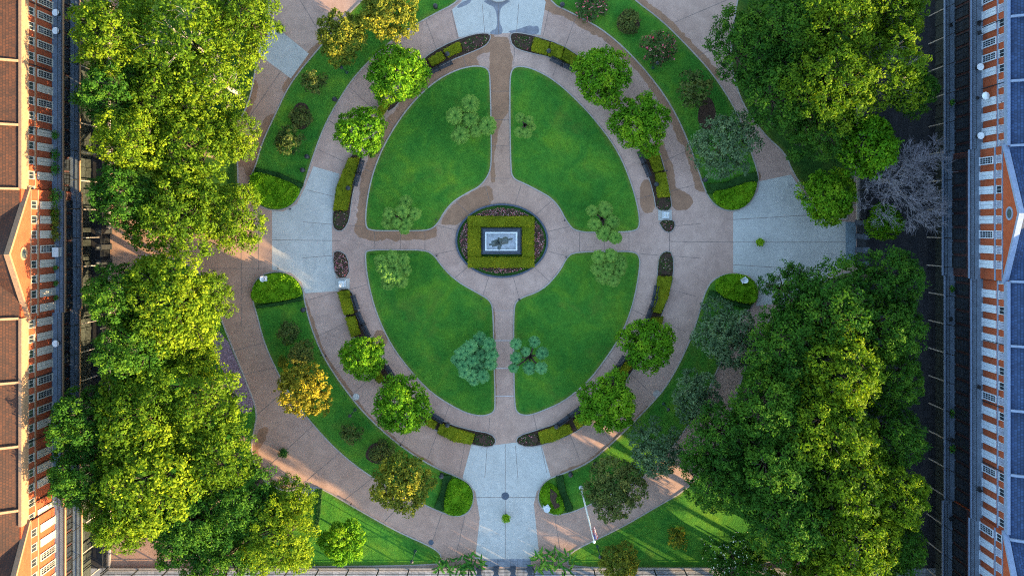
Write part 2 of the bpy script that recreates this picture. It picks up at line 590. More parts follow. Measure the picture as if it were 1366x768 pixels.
def offset(poly, d):
    if area2(poly) < 0: poly = poly[::-1]
    n = len(poly)
    out = []
    for i in range(n):
        a, b, c = Vector(poly[i - 1]), Vector(poly[i]), Vector(poly[(i + 1) % n])
        e1, e2 = (b - a), (c - b)
        n1 = Vector((e1.y, -e1.x)); n2 = Vector((e2.y, -e2.x))
        nn = (n1.normalized() if n1.length > 1e-9 else n1) + (n2.normalized() if n2.length > 1e-9 else n2)
        if nn.length < 1e-6: nn = n1
        nn.normalize()
        out.append(tuple(b + nn * d))
    return out


def inside(poly, X, Y):
    r = np.zeros(X.shape, bool)
    n = len(poly)
    for i in range(n):
        x0, y0 = poly[i]; x1, y1 = poly[(i + 1) % n]
        if y0 == y1: continue
        c = ((y0 > Y) != (y1 > Y)) & (X < (x1 - x0) * (Y - y0) / (y1 - y0) + x0)
        r ^= c
    return r


def seg_dist(pts, X, Y, closed=True):
    d = np.full(X.shape, 1e9)
    n = len(pts)
    for i in range(n if closed else n - 1):
        x0, y0 = pts[i]; x1, y1 = pts[(i + 1) % n]
        dx, dy = x1 - x0, y1 - y0
        L = dx * dx + dy * dy + 1e-9
        t = np.clip(((X - x0) * dx + (Y - y0) * dy) / L, 0, 1)
        d = np.minimum(d, np.hypot(X - x0 - t * dx, Y - y0 - t * dy))
    return d


def PX(pts, z=0.0):
    return [P(x, y, z) for x, y in pts]


# ------------------------------------------------------------------ the ground
g = MB().sheet([(-600, -600), (600, -600), (600, 600), (-600, 600)], 0.0)
tag(g.build('ground', M['asphalt']), kind='structure')
for sgn in (-1, 1):
    s = MB().sheet([(sgn * 46.5, -56), (sgn * 58, -56), (sgn * 58, 70), (sgn * 46.5, 70)], 0.005)
    tag(s.build('street', M['flag_street']), kind='structure')
s = MB().sheet([(-64, -56.2), (64, -56.2), (64, -45.75), (-64, -45.75)], 0.009)
tag(s.build('pavement', M['flag_walk']), kind='structure')

LAWNS = {
    'TL': [(625, 90), (640, 89), (651, 93), (653, 105), (654, 150), (655, 215), (652, 232), (640, 248), (622, 257), (604, 268), (592, 282),
           (585, 295), (577, 304), (565, 307), (530, 307), (496, 307), (488, 302), (490, 270), (497, 235), (510, 200), (530, 165), (552, 136), (580, 110), (605, 96)],
    'TR': [(681, 150), (681, 108), (683, 94), (690, 89), (710, 92), (740, 108), (775, 140), (805, 175), (825, 205), (840, 240), (850, 275), (853, 300),
           (847, 308), (810, 309), (769, 309), (757, 296), (747, 276), (735, 263), (721, 255), (700, 244), (685, 238), (682, 225)],
    'BL': [(488, 340), (490, 334), (530, 334), (567, 334), (579, 341), (589, 356), (609, 376), (642, 394), (654, 402), (657, 415), (658, 470), (660, 540),
           (658, 549), (648, 553), (635, 553), (615, 547), (575, 523), (545, 490), (522, 459), (502, 416), (491, 372)],
    'BR': [(686, 470), (686, 411), (691, 399), (724, 388), (747, 363), (757, 343), (767, 337), (810, 336), (844, 336), (852, 341), (853, 356), (844, 406), (827, 449),
           (795, 495), (777, 514), (751, 535), (718, 549), (704, 553), (692, 551), (687, 542)],
    'OTL': [(342, 222), (350, 192), (364, 162), (385, 117), (405, 90), (425, 67), (455, 30), (490, -5), (530, -45), (575, -45), (622, -20), (612, 2), (575, 20), (525, 50),
            (475, 97), (447, 140), (430, 172), (414, 217), (404, 250), (392, 273), (372, 281), (350, 277), (334, 262), (332, 242)],
    'OBL': [(338, 402), (337, 380), (350, 366), (375, 362), (394, 370), (404, 385), (405, 400), (414, 436), (430, 475), (454, 512), (486, 553), (529, 592), (575, 622), (612, 637), (626, 645), (632, 658),
            (629, 677), (618, 687), (603, 687), (582, 679), (545, 662), (495, 635), (452, 602), (415, 562), (388, 527), (368, 490), (352, 453), (344, 420)],
    'OTR': [(727, 0), (770, 20), (811, 43), (857, 87), (897, 140), (924, 200), (940, 252), (951, 271), (968, 281), (990, 279), (1005, 265), (1011, 243), (1010, 230),
            (1000, 200), (983, 150), (951, 100), (917, 63), (881, 27), (844, 0), (800, -45), (745, -45)],
    'OBR': [(976, 364), (952, 372), (941, 389), (932, 423), (921, 456), (893, 512), (864, 545), (817, 592), (784, 619), (751, 632), (728, 640), (718, 657), (720, 674),
            (734, 686), (757, 684), (787, 672), (820, 655), (857, 637), (892, 602), (932, 545), (962, 480), (985, 425), (1008, 402), (1011, 385), (1000, 370)],
}
FAR = {
    'FTL': [(147, -70), (352, -70), (362, 10), (343, 60), (340, 95), (331, 140), (312, 170), (316, 205), (318, 290), (297, 312), (147, 312)],
    'FBL': [(147, 338), (265, 346), (298, 436), (329, 512), (343, 549), (338, 575), (333, 602), (347, 640), (380, 657), (405, 650), (425, 649), (469, 675), (529, 709), (582, 732), (590, 745), (578, 754), (147, 754)],
    'FTR': [(1000, -70), (972, 60), (985, 130), (1020, 180), (1048, 203), (1058, 230), (1078, 258), (1105, 290), (1143, 292), (1143, -70)],
    'FBR': [(765, 734), (827, 705), (871, 679), (924, 649), (958, 600), (985, 520), (1012, 440), (1055, 402), (1120, 364), (1143, 364), (1143, 757), (760, 757), (757, 745)],
}
LP = {}


def lawn_sheet(poly, mat):
    '''turf with an edge value that falls to nothing half a metre in: the trodden rim'''
    if area2(poly) < 0: poly = poly[::-1]
    inn = offset(poly, -0.5)
    n = len(poly)
    me = bpy.data.meshes.new('lawn')
    me.from_pydata([(x, y, .06) for x, y in poly] + [(x, y, .0605) for x, y in inn], [],
                   [(i, (i + 1) % n, n + (i + 1) % n, n + i) for i in range(n)] + [tuple(range(n, 2 * n))])
    me.materials.append(mat)
    at = me.attributes.new('edge', 'FLOAT', 'POINT')
    at.data.foreach_set('value', np.array([1.0] * n + [0.0] * n, dtype=np.float32))
    o = bpy.data.objects.new('lawn', me)
    col.objects.link(o)
    tag(o, kind='structure')


for k, p in LAWNS.items():
    LP[k] = chaikin(PX(p), 2)
for k, p in FAR.items():
    LP[k] = chaikin(PX(p), 2)
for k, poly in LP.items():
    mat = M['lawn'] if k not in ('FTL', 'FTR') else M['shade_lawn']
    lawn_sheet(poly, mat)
    oin, oout = offset(poly, -0.002), offset(poly, 0.17)
    if area2(poly) < 0: poly = poly[::-1]
    kb = MB()
    n = len(oin)
    V = [(x, y, 0.0) for x, y in oin] + [(x, y, 0.085) for x, y in oin] + [(x, y, 0.085) for x, y in oout] + [(x, y, 0.0) for x, y in oout]
    F = []
    for i in range(n):
        j = (i + 1) % n
        F += [(i, j, n + j, n + i), (n + i, n + j, 2 * n + j, 2 * n + i), (2 * n + i, 2 * n + j, 3 * n + j, 3 * n + i)]
    kb.add(V, F)
    tag(kb.build('kerb', M['kerb']), kind='structure')

# paving sheet carrying the stains left by sprinklers and planters
x0, y1 = P(147, -75)
x1, y0 = P(1143, 757)
NX, NY = 300, 260
gx, gy = np.linspace(x0, x1, NX), np.linspace(y0, y1, NY)
GX, GY = np.meshgrid(gx, gy)
stain = np.zeros(GX.shape)


def band(pts, w, s=1.0, closed=False):
    global stain
    d = seg_dist(PX(pts), GX, GY, closed) / 10 * 100
    stain = np.maximum(stain, s * np.clip(1.15 - d / (w * 2.4), 0, 1))


def blob(pts, s=1.0):
    global stain
    p = chaikin(PX(pts), 1)
    ins = inside(p, GX, GY)
    d = seg_dist(p, GX, GY) * np.where(ins, 1, -1)
    stain = np.maximum(stain, s * np.clip(0.5 + d * 0.9, 0, 1))


band([(727, 2), (770, 20), (811, 43), (857, 87), (897, 140), (924, 200), (938, 245)], 7)
band([(844, 0), (881, 27), (917, 63), (951, 100)], 6)
band([(625, 90), (605, 96), (580, 110), (552, 136), (530, 165), (510, 200), (497, 235), (490, 270), (487, 302)], 9)
band([(487, 309), (530, 309), (572, 309)], 7)
band([(652, 52), (649, 63), (602, 80), (567, 98)], 5)
blob([(654, 50), (684, 50), (682, 145), (668, 165), (660, 200), (660, 245), (654, 240), (653, 120)])
blob([(595, 300), (586, 300), (598, 278), (625, 258), (655, 243), (660, 272), (630, 280), (612, 300)])
blob([(853, 240), (872, 240), (875, 284), (855, 284)])
blob([(890, 250), (912, 252), (925, 266), (918, 278), (897, 284)])
band([(878, 197), (888, 225), (893, 252)], 6)
blob([(742, 62), (765, 68), (776, 78), (770, 84), (750, 72)])
blob([(507, 434), (522, 458), (500, 460), (494, 450)])
blob([(340, 575), (360, 566), (352, 590), (342, 600)])
band([(333, 602), (347, 640), (380, 657)], 6)
band([(363, 165), (345, 195), (338, 225)], 8)
band([(385, 117), (405, 90), (425, 67)], 6)
band([(337, 113), (330, 140), (316, 175), (318, 215)], 5)
band([(656, 415), (659, 540)], 2.5)
blob([(1006, 225), (1014, 225), (1014, 240), (1008, 240)])
band([(404, 400), (430, 475), (486, 553), (529, 592), (575, 622)], 3)
band([(866, 545), (817, 592), (784, 619), (751, 632)], 3)
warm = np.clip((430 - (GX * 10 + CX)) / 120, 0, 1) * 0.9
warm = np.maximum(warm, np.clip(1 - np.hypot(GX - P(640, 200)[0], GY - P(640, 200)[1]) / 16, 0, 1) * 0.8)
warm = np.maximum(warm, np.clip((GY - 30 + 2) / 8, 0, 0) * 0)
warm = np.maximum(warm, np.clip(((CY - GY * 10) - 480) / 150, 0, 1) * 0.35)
V = np.stack([GX.ravel(), GY.ravel(), np.full(GX.size, 0.012)], 1)
idx = np.arange(NX * NY).reshape(NY, NX)
F = np.stack([idx[:-1, :-1].ravel(), idx[:-1, 1:].ravel(), idx[1:, 1:].ravel(), idx[1:, :-1].ravel()], 1)
me = bpy.data.meshes.new('path')
me.from_pydata(V.tolist(), [], F.tolist())
me.materials.append(M['paving'])
for nm, arr in (('stain', stain), ('warm', warm)):
    a = me.attributes.new(nm, 'FLOAT', 'POINT')
    a.data.foreach_set('value', arr.ravel().astype(np.float32))
pv = bpy.data.objects.new('path', me)
col.objects.link(pv)
tag(pv, kind='structure')

SLABS = [
    [(418, 222), (453, 232), (448, 260), (443, 300), (443, 340), (452, 388), (407, 391), (402, 376), (388, 364), (363, 360), (363, 281), (378, 282), (396, 272), (406, 252)],
    [(978, 283), (1000, 273), (1011, 255), (1013, 242), (1055, 233), (1068, 252), (1100, 292), (1128, 296), (1128, 352), (1118, 362), (1045, 404), (1008, 408), (1014, 385), (1000, 368), (978, 363)],
    [(603, 13), (615, 3), (627, -20), (640, -70), (705, -70), (722, -8), (728, 3), (721, 47), (681, 44), (652, 46), (612, 50)],
    [(629, 592), (662, 593), (685, 590), (722, 592), (735, 637), (716, 655), (712, 672), (720, 745), (634, 745), (640, 690), (634, 655), (617, 637)],
    [(357, 27), (412, 72), (388, 105), (341, 70), (345, 55)],
]
for p in SLABS:
    tag(MB().sheet(PX(p), 0.018).build('path', M['slab']), kind='structure')

# joints cut in the paving
jb, jp = MB(), MB()


def joint(a, b, w=0.07, z=0.024, b_=None):
    (b_ or jb).strip(P(*a), P(*b), w, z)


for i in range(40):
    th = math.radians(i * 9 + 4 + rnd.uniform(-1, 1))
    c_, s_ = math.cos(th), math.sin(th)
    joint((669 + 227 * c_, 321 + 274 * s_), (669 + 266 * c_, 321 + 317 * s_), 0.05)
    if i % 2 == 0:
        joint((669 + 186 * c_, 321 + 236 * s_), (669 + 210 * c_, 321 + 262 * s_), 0.05)
for i in range(12):
    th = math.radians(i * 30 + 16)
    c_, s_ = math.cos(th), math.sin(th)
    joint((669.5 + 64 * c_, 321 + 51 * s_), (669.5 + 92 * c_, 321 + 76 * s_), 0.05)
for yy in (122, 160, 195, 238): joint((655, yy), (681, yy), 0.05)
for yy in (414, 454, 491, 528): joint((658, yy), (686, yy), 0.13 if yy > 420 else 0.05, b_=jp)
for xx in (500, 534, 567): joint((xx, 308), (xx, 333), 0.05)
for xx in (773, 806, 839): joint((xx, 310), (xx, 335), 0.05)
for a, b in [((363, 320), (455, 321)), ((978, 293), (1128, 284)), ((978, 323), (1128, 323)), ((978, 353), (1118, 362)), ((674, 592), (674, 745)), ((622, 663), (716, 663)),
             ((664, -40), (665, 46)), ((895, 322), (978, 323)), ((893, 285), (893, 335)), ((270, 358), (360, 358)), ((322, 300), (322, 436)), ((345, 275), (345, 360)),
             ((395, 508), (335, 560)), ((420, 565), (360, 620)), ((455, 602), (410, 640)), ((500, 635), (455, 670)), ((545, 662), (510, 698)), ((590, 682), (575, 728)), ((620, 688), (608, 742)),
             ((740, 688), (748, 738)), ((790, 672), (815, 708)), ((830, 652), (860, 684)), ((360, 455), (305, 470)), ((368, 490), (322, 500)), ((850, 0), (905, -40)), ((900, 30), (970, 0)),
             ((930, 75), (985, 50)), ((400, 0), (430, 50)), ((375, 95), (330, 160))]:
    joint(a, b, 0.06)
tag(jb.build('path_joints', M['joint']), kind='structure')
tag(jp.build('path_joints', M['joint_pale']), kind='structure')


# ------------------------------------------------------------------ trees
def crown_mesh(name, seed, R, z0, z1, n_lobe, lobe_r, tuft_r, leaf, per_tuft, mat, cover=1.0, bright=0.5, flat=1.0, petal=None, petal_share=0.0, spiky=0.0):
    """foliage: lobes round the crown -> tufts over the lobes -> leaves over the tufts"""
    r = np.random.default_rng(seed)
    lobes = []
    tries = 0
    while len(lobes) < n_lobe and tries < 4000:
        tries += 1
        a, u = r.uniform(0, 2 * math.pi), math.sqrt(r.uniform(0, 1))
        rad = u * (R - lobe_r * 0.85)
        h = z0 + (z1 - z0) * (0.35 + 0.65 * math.sqrt(max(0, 1 - u * u * 0.9))) - lobe_r * 0.8 + r.uniform(-0.6, 0.25) * flat
        lr = lobe_r * r.uniform(0.5, 1.25)
        c = np.array([rad * math.cos(a), rad * math.sin(a), h])
        if all(np.linalg.norm((c - q)[:2]) > 0.62 * (lr + s) * (1.0 if tries < 2500 else 0.6) for q, s in lobes):
            lobes.append((c, lr))
    C_, N_, S_, T_ = [], [], [], []
    for li, (c, lr) in enumerate(lobes):
        lobe_tint = r.normal(0, 0.10)
        nt = int(cover * 4 * math.pi * lr * lr * 0.72 / (tuft_r * tuft_r * 1.9))
        d = sphere_pts(int(nt * 1.5) + 1, r)
        d = d[d[:, 2] > -0.45][:nt]
        for v in d:
            tc = c + v * lr * r.uniform(0.62, 1.22) * np.array([1, 1, 0.85])
            if any(j != li and np.linalg.norm(tc - q) < s * 0.62 for j, (q, s) in enumerate(lobes)): continue
            k = max(3, int(per_tuft * r.uniform(0.6, 1.3)))
            w = sphere_pts(k, r) + v * 0.5 + np.array([0, 0, 0.35])
            w /= np.linalg.norm(w, axis=1, keepdims=True)
            rr = tuft_r * r.uniform(0.55, 1.15, size=(k, 1)) * r.uniform(0.8, 1.25)
            C_.append(tc + w * rr)
            nrm = w * (1 - spiky) + r.normal(0, 0.55, size=(k, 3)) + np.array([0, 0, 0.25])
            N_.append(nrm)
            S_.append(leaf * r.uniform(0.65, 1.25, size=k))
            T_.append(np.clip(bright + lobe_tint + r.normal(0, 0.13) + r.normal(0, 0.08, size=k), 0, 1))
    C, N, S, T = np.concatenate(C_), np.concatenate(N_), np.concatenate(S_), np.concatenate(T_)
    V = leaf_geo(C, N, S, 0.52, r)
    n = len(C)
    me = bpy.data.meshes.new(name)
    me.vertices.add(4 * n)
    me.vertices.foreach_set('co', V.ravel().astype(np.float32))
    me.loops.add(4 * n)
    me.loops.foreach_set('vertex_index', np.arange(4 * n, dtype=np.int32))
    me.polygons.add(n)
    me.polygons.foreach_set('loop_start', np.arange(0, 4 * n, 4, dtype=np.int32))
    me.polygons.foreach_set('loop_total', np.full(n, 4, dtype=np.int32))
    me.materials.append(mat)
    if petal is not None:
        me.materials.append(petal)
        mi = (r.uniform(size=n) < petal_share).astype(np.int32)
        me.polygons.foreach_set('material_index', mi)
        T = np.where(mi == 1, r.uniform(size=n), T)
    at = me.attributes.new('tint', 'FLOAT', 'FACE')
    at.data.foreach_set('value', T.astype(np.float32))
    me.update(calc_edges=True)
    return me, lobes


def trunk_mesh(name, seed, lobes, zfork, r0, mat, limbs=True):
    r = random.Random(seed)
    b = MB()
    b.tube([(0, 0, -0.1), (0.02, 0, 0.35), (r.uniform(-.1, .1), r.uniform(-.1, .1), zfork * 0.6), (r.uniform(-.15, .15), r.uniform(-.15, .15), zfork)], [r0 * 1.5, r0 * 1.1, r0 * 0.95, r0 * 0.8], 9)
    if limbs:
        for c, lr in lobes:
            c = Vector(c)
            mid = Vector((c.x * 0.45 + r.uniform(-.3, .3), c.y * 0.45 + r.uniform(-.3, .3), zfork + (c.z - zfork) * 0.6))
            b.tube([(0, 0, zfork - 0.4), mid, c + Vector((0, 0, lr * 0.25))], [r0 * 0.5, r0 * 0.28, r0 * 0.1], 5)
            for _ in range(5):
                e = c + Vector((r.uniform(-1, 1), r.uniform(-1, 1), r.uniform(-.2, 1))).normalized() * lr * 0.95
                b.tube([mid.lerp(c, 0.6), c.lerp(e, 0.5) + Vector((0, 0, .1)), e], [r0 * 0.14, r0 * 0.09, r0 * 0.03], 4, cap=False)
    return b.mesh(name, [mat], True)


KIND = {}


def kind(key, n, R, z0, z1, mat, bark='bark', zfork=None, r0=0.3, **kw):
    KIND[key] = dict(R=R, z1=z1, v=[])
    for i in range(n):
        seed = sum(map(ord, key)) * 7 + i
        cm, lobes = crown_mesh('crown', seed, R, z0, z1, mat=M[mat], **kw)
        KIND[key]['v'].append((cm, trunk_mesh('trunk', seed, lobes, zfork or z0, r0, M[bark])))


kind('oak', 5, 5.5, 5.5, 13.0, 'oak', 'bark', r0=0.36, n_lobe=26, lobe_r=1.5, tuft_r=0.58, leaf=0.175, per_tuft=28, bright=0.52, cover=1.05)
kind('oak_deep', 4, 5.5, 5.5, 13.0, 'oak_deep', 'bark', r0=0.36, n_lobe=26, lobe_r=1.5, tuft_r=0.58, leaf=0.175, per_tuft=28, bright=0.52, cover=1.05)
kind('oak_open', 2, 5.5, 5.5, 13.0, 'oak', 'pale_bark', r0=0.30, n_lobe=18, lobe_r=1.6, tuft_r=0.46, leaf=0.18, per_tuft=14, bright=0.60, cover=0.85)
kind('magnolia', 4, 3.7, 1.8, 6.2, 'magnolia', r0=0.15, n_lobe=17, lobe_r=1.2, tuft_r=0.40, leaf=0.17, per_tuft=20, bright=0.52, cover=1.5)
kind('yellowing', 3, 4.0, 2.0, 7.0, 'yellowing', r0=0.15, n_lobe=16, lobe_r=1.3, tuft_r=0.36, leaf=0.17, per_tuft=15, bright=0.48, cover=1.2)
kind('golden', 1, 4.0, 2.0, 7.0, 'golden', r0=0.15, n_lobe=16, lobe_r=1.3, tuft_r=0.36, leaf=0.17, per_tuft=15, bright=0.48, cover=1.2)
kind('olive', 2, 4.0, 2.0, 6.5, 'olive', r0=0.15, n_lobe=17, lobe_r=1.25, tuft_r=0.36, leaf=0.17, per_tuft=14, bright=0.45, cover=1.15)
kind('grey', 3, 4.4, 2.0, 7.0, 'grey_leaf', r0=0.16, n_lobe=18, lobe_r=1.35, tuft_r=0.40, leaf=0.16, per_tuft=15, bright=0.48, cover=1.2)
kind('shrubby', 2, 1.8, 0.3, 2.4, 'olive', r0=0.05, n_lobe=12, lobe_r=0.62, tuft_r=0.24, leaf=0.15, per_tuft=10, bright=0.42, cover=1.1)
kind('sparse', 2, 1.8, 0.9, 3.2, 'olive', r0=0.05, n_lobe=12, lobe_r=0.6, tuft_r=0.28, leaf=0.16, per_tuft=9, bright=0.30, cover=1.0)
kind('pinkish', 2, 2.0, 0.5, 3.0, 'rose_leaf', r0=0.05, n_lobe=14, lobe_r=0.65, tuft_r=0.28, leaf=0.15, per_tuft=10, bright=0.5, cover=1.1, petal=M['petal_red'], petal_share=0.10)
kind('gold_bush', 1, 1.6, 0.3, 1.8, 'yellowing', r0=0.04, n_lobe=10, lobe_r=0.55, tuft_r=0.22, leaf=0.14, per_tuft=8, bright=0.62, cover=0.8, spiky=0.5)
kind('bloom', 1, 4.6, 1.5, 6.0, 'oak_deep', r0=0.18, n_lobe=16, lobe_r=1.4, tuft_r=0.42, leaf=0.16, per_tuft=16, bright=0.45, cover=1.0, petal=M['petal_white'], petal_share=0.035)



def tree(name, key, px, py, rpx, h, vi, label, cat='tree', group=None, rz=None):
    """rpx: crown radius in photo pixels, h: height"""
    K = KIND[key]
    zc = h * 0.72
    x, y = P(px, py, zc)
    Rw = rpx * 0.1 * (H - zc) / H * ((1.0 if px < 190 else 1.12) if key.startswith('oak') else 1.04)
    cm, tm = K['v'][vi % len(K['v'])]
    s, sz = Rw / K['R'], h / K['z1']
    e = empty(name, (x, y, 0), rnd.uniform(0, 6.28) if rz is None else rz)
    inst('trunk', tm, e, sc=(s, s, sz))
    inst('crown', cm, e, sc=(s, s, sz))
    tag(e, label, cat, group)
    return e


OAKS_L = 'tall trees massed along the left side of the square'
OAKS_R = 'tall trees massed along the right side of the square'
left = [
    (150, 45, 56, 17.0, 'oak', 'broad green tree at the top left, nearest the orange brick building'),
    (238, 52, 70, 16.0, 'oak_open', 'large open crowned tree with pale branches showing, in the top left mass'),
    (322, 22, 50, 12.5, 'oak', 'yellow green tree at the top edge beside the pale gate path'),
    (150, 125, 48, 16.0, 'oak_deep', 'dark green tree over the left street below the top left corner tree'),
    (282, 108, 55, 13.0, 'oak_open', 'airy tree with pale twigs overhanging the small upper left lawn'),
    (215, 130, 48, 14.0, 'oak', 'green tree wedged between the two airy branching trees at upper left'),
    (178, 190, 50, 16.5, 'oak', 'green tree of the upper left mass with a clear dark gap on its street side'),
    (252, 200, 58, 13.0, 'oak', 'big round green tree in the middle of the upper left mass'),
    (310, 182, 34, 11.0, 'oak', 'smaller green tree jutting toward the winding path at upper left'),
    (165, 262, 46, 16.5, 'oak_deep', 'green tree above the dark left gateway, on its street side'),
    (232, 285, 56, 15.0, 'oak', 'big green tree directly above the dark left gateway'),
    (308, 292, 44, 11.5, 'oak', 'green tree beside the pale left slab, above the left entrance paving'),
    (160, 395, 46, 16.5, 'oak_deep', 'dark green tree just below the left gateway, on its street side'),
    (228, 398, 62, 16.0, 'oak', 'large sunlit yellow green tree just below the left gateway'),
    (280, 398, 34, 11.0, 'oak', 'small bright tree jutting onto the left entrance paving, above the purple bed'),
    (175, 468, 52, 16.5, 'oak_deep', 'dark green tree half way down the left mass on its street side'),
    (252, 462, 40, 11.5, 'oak', 'bright tree touching the upper end of the purple planting bed'),
    (112, 560, 47, 16.5, 'oak_deep', 'dark green tree reaching over the left street and the gallery'),
    (185, 555, 64, 16.0, 'oak', 'sunlit yellow green tree in the middle of the lower left mass'),
    (265, 532, 60, 13.5, 'oak', 'wide sunlit tree left of the purple planting bed'),
    (112, 632, 46, 16.0, 'oak_deep', 'dark green tree whose twigs hang before the lower left facade windows'),
    (195, 645, 68, 16.0, 'oak', 'largest sunlit tree of the lower left mass'),
    (288, 612, 54, 13.0, 'oak', 'sunlit tree at the bend of the path with the round green pot'),
    (318, 672, 46, 12.0, 'oak_deep', 'green tree with glossy leaves below the bend of the lower left path'),
    (252, 702, 56, 13.0, 'oak_deep', 'green tree near the bottom edge between two yellow green neighbours'),
    (158, 692, 42, 16.0, 'oak', 'yellow green tree above the sunlit pavement at the bottom left corner'),
    (368, 715, 52, 11.5, 'oak', 'pale yellow tree at the lower lawn, left of the round green tree'),
    (290, 758, 48, 12.0, 'oak_deep', 'dark tree cut by the bottom edge at lower left'),
    (385, 672, 34, 9.5, 'oak', 'small yellow tree beside the grey path stub at lower left'),
]
right = [
    (992, 66, 48, 12.5, 'oak_deep', 'dark green tree at the upper right beside the open paving'),
    (1052, 38, 58, 13.5, 'oak_deep', 'dark green tree at the top edge, second from the upper right paving'),
    (1122, 25, 58, 16.6, 'oak', 'tree with yellow lit twigs at the top edge of the right mass'),
    (1190, 12, 46, 16.1, 'oak', 'yellow lit tree at the top edge nearest the blue shaded building'),
    (1042, 122, 56, 13.0, 'oak_deep', 'deep green tree behind the grey green tree at upper right'),
    (1112, 108, 58, 17.1, 'oak', 'tall yellow lit tree in the middle of the upper right mass'),
    (1182, 92, 52, 16.6, 'oak_open', 'open crowned yellow lit tree showing pale branches at upper right'),
    (1216, 118, 34, 11.5, 'oak_deep', 'dark green tree beside the right street at upper right'),
    (1096, 165, 46, 12.0, 'oak_deep', 'dark green tree above the small dark lawn at right'),
    (1162, 192, 44, 13.5, 'magnolia_big', 'bright yellow green tree just above the bare grey tree'),
    (1186, 372, 44, 14.0, 'oak_deep', 'green tree just below the dark right gateway'),
    (1056, 388, 36, 13.0, 'oak_deep', 'green tree overhanging the lower edge of the pale right slab'),
    (1112, 415, 58, 16.0, 'oak_deep', 'large green tree below the pale right slab'),
    (1182, 442, 48, 15.0, 'oak_deep', 'green tree on the street side below the right gateway tree'),
    (1046, 462, 54, 15.0, 'oak_deep', 'green tree next to the sparse grey green tree at right'),
    (1122, 492, 60, 17.1, 'oak', 'tree with a bright yellow patch in the middle of the right mass'),
    (1190, 505, 40, 14.5, 'oak_deep', 'green tree on the street side half way down the right mass'),
    (1030, 545, 58, 15.5, 'oak_deep', 'dark green tree behind the two grey green trees at lower right'),
    (960, 585, 48, 13.5, 'oak_deep', 'dark green tree hanging over the end of the ring path at lower right'),
    (1108, 575, 58, 17.1, 'oak', 'tall yellow lit tree in the lower right mass'),
    (1190, 582, 44, 14.5, 'oak_deep', 'green tree beside a dark gap on the right street'),
    (1040, 622, 62, 15.5, 'oak_deep', 'large dark green tree in the lower right mass'),
    (958, 640, 44, 13.5, 'oak_deep', 'green tree above the sunlit strip of lawn at lower right'),
    (1132, 642, 58, 17.1, 'oak', 'yellow lit tree in the lower right mass, nearer the bottom'),
    (1190, 662, 44, 16.1, 'oak', 'green and yellow tree near the right street at lower right'),
    (1055, 692, 56, 15.5, 'oak_deep', 'green tree between the white blooming tree and the yellow lit trees'),
    (1138, 722, 58, 16.6, 'oak', 'yellow tree near the bottom right corner of the park'),
    (1192, 728, 40, 14.5, 'oak_deep', 'dark green tree beside the street at the bottom right'),
    (1085, 758, 48, 12.0, 'oak', 'yellow green tree cut by the bottom edge at lower right'),
]
KIND['magnolia_big'] = KIND['magnolia']
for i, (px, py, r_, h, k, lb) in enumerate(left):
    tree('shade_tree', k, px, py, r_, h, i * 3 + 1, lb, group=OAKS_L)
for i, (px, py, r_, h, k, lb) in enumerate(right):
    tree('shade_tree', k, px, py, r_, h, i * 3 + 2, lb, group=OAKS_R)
# unseen trees added beyond the lower edge, placed to shade the lower lawns
for i, (px, py, r_, h) in enumerate([(1010, 815, 48, 15), (1105, 842, 55, 17), (1200, 832, 52, 17), (1262, 905, 55, 18), (1150, 925, 55, 18), (1045, 905, 52, 17),
                                     (940, 850, 42, 11.5), (900, 905, 45, 15), (1090, 990, 52, 18), (1180, 1075, 52, 18), (1330, 990, 55, 15), (1240, 1000, 55, 15), (850, 838, 36, 9.5)]):
    tree('shade_tree', 'oak_deep', px, py, r_, h, i, 'green tree standing in the row beyond the lower fence', group='trees in the row beyond the lower fence')

ROUND = 'round bright green trees set round the oval'
for i, (px, py, r_, h, lb) in enumerate([
    (525, 99, 40, 6.5, 'round bright green tree at the upper left of the oval, nearest the top'),
    (481, 174, 34, 6.0, 'round yellow green tree left of the upper left lawn'),
    (805, 98, 40, 6.5, 'round deep green tree at the upper right of the oval, nearest the top'),
    (857, 163, 37, 6.2, 'round green tree right of the upper right lawn'),
    (486, 478, 30, 5.8, 'round bright tree left of the lower left lawn, the smallest round tree'),
    (535, 542, 39, 6.6, 'round yellow tipped tree at the lower left of the oval'),
    (866, 462, 37, 6.2, 'loose round green tree right of the lower right lawn'),
    (809, 539, 38, 6.2, 'dense round green tree at the lower right of the oval')]):
    tree('round_tree', 'magnolia', px, py, r_ * 1.05, h, i, lb, group=ROUND)

tree('yellowing_tree', 'yellowing', 455, 48, 37, 6.5, 0, 'yellow and olive tree at the edge of the upper left outer lawn')
tree('yellowing_tree', 'yellowing', 517, 14, 43, 7.0, 1, 'yellow tree at the top edge, left of the pale upper slab')
tree('golden_tree', 'golden', 404, 520, 38, 7.6, 2, 'golden yellow tree hanging over the path on the lower left outer lawn')
tree('yellowing_tree', 'yellowing', 536, 647, 44, 8.0, 0, 'olive yellow tree near the lower left clipped bed')
tree('yellowing_tree', 'yellowing', 828, 752, 28, 5.0, 1, 'small pale yellow tree at the bottom edge by the lower fence')
tree('olive_tree', 'olive', 818, 652, 42, 6.5, 0, 'olive brown tree beside the flagpole')
tree('olive_tree', 'olive', 402, 472, 18, 4.0, 1, 'small dark brownish tree touching the golden yellow tree')
tree('grey_green_tree', 'grey', 876, 600, 42, 6.8, 0, 'grey green tree hanging over the ring path at lower right')
tree('grey_green_tree', 'grey', 928, 532, 36, 7.0, 1, 'grey green tree between the ring path and the lower right mass')
tree('grey_green_tree', 'grey', 972, 448, 44, 7.0, 2, 'sparse grey green tree just below the right clipped mound')
tree('grey_green_tree', 'grey', 972, 192, 50, 7.5, 0, 'grey green tree just above the right clipped mound')
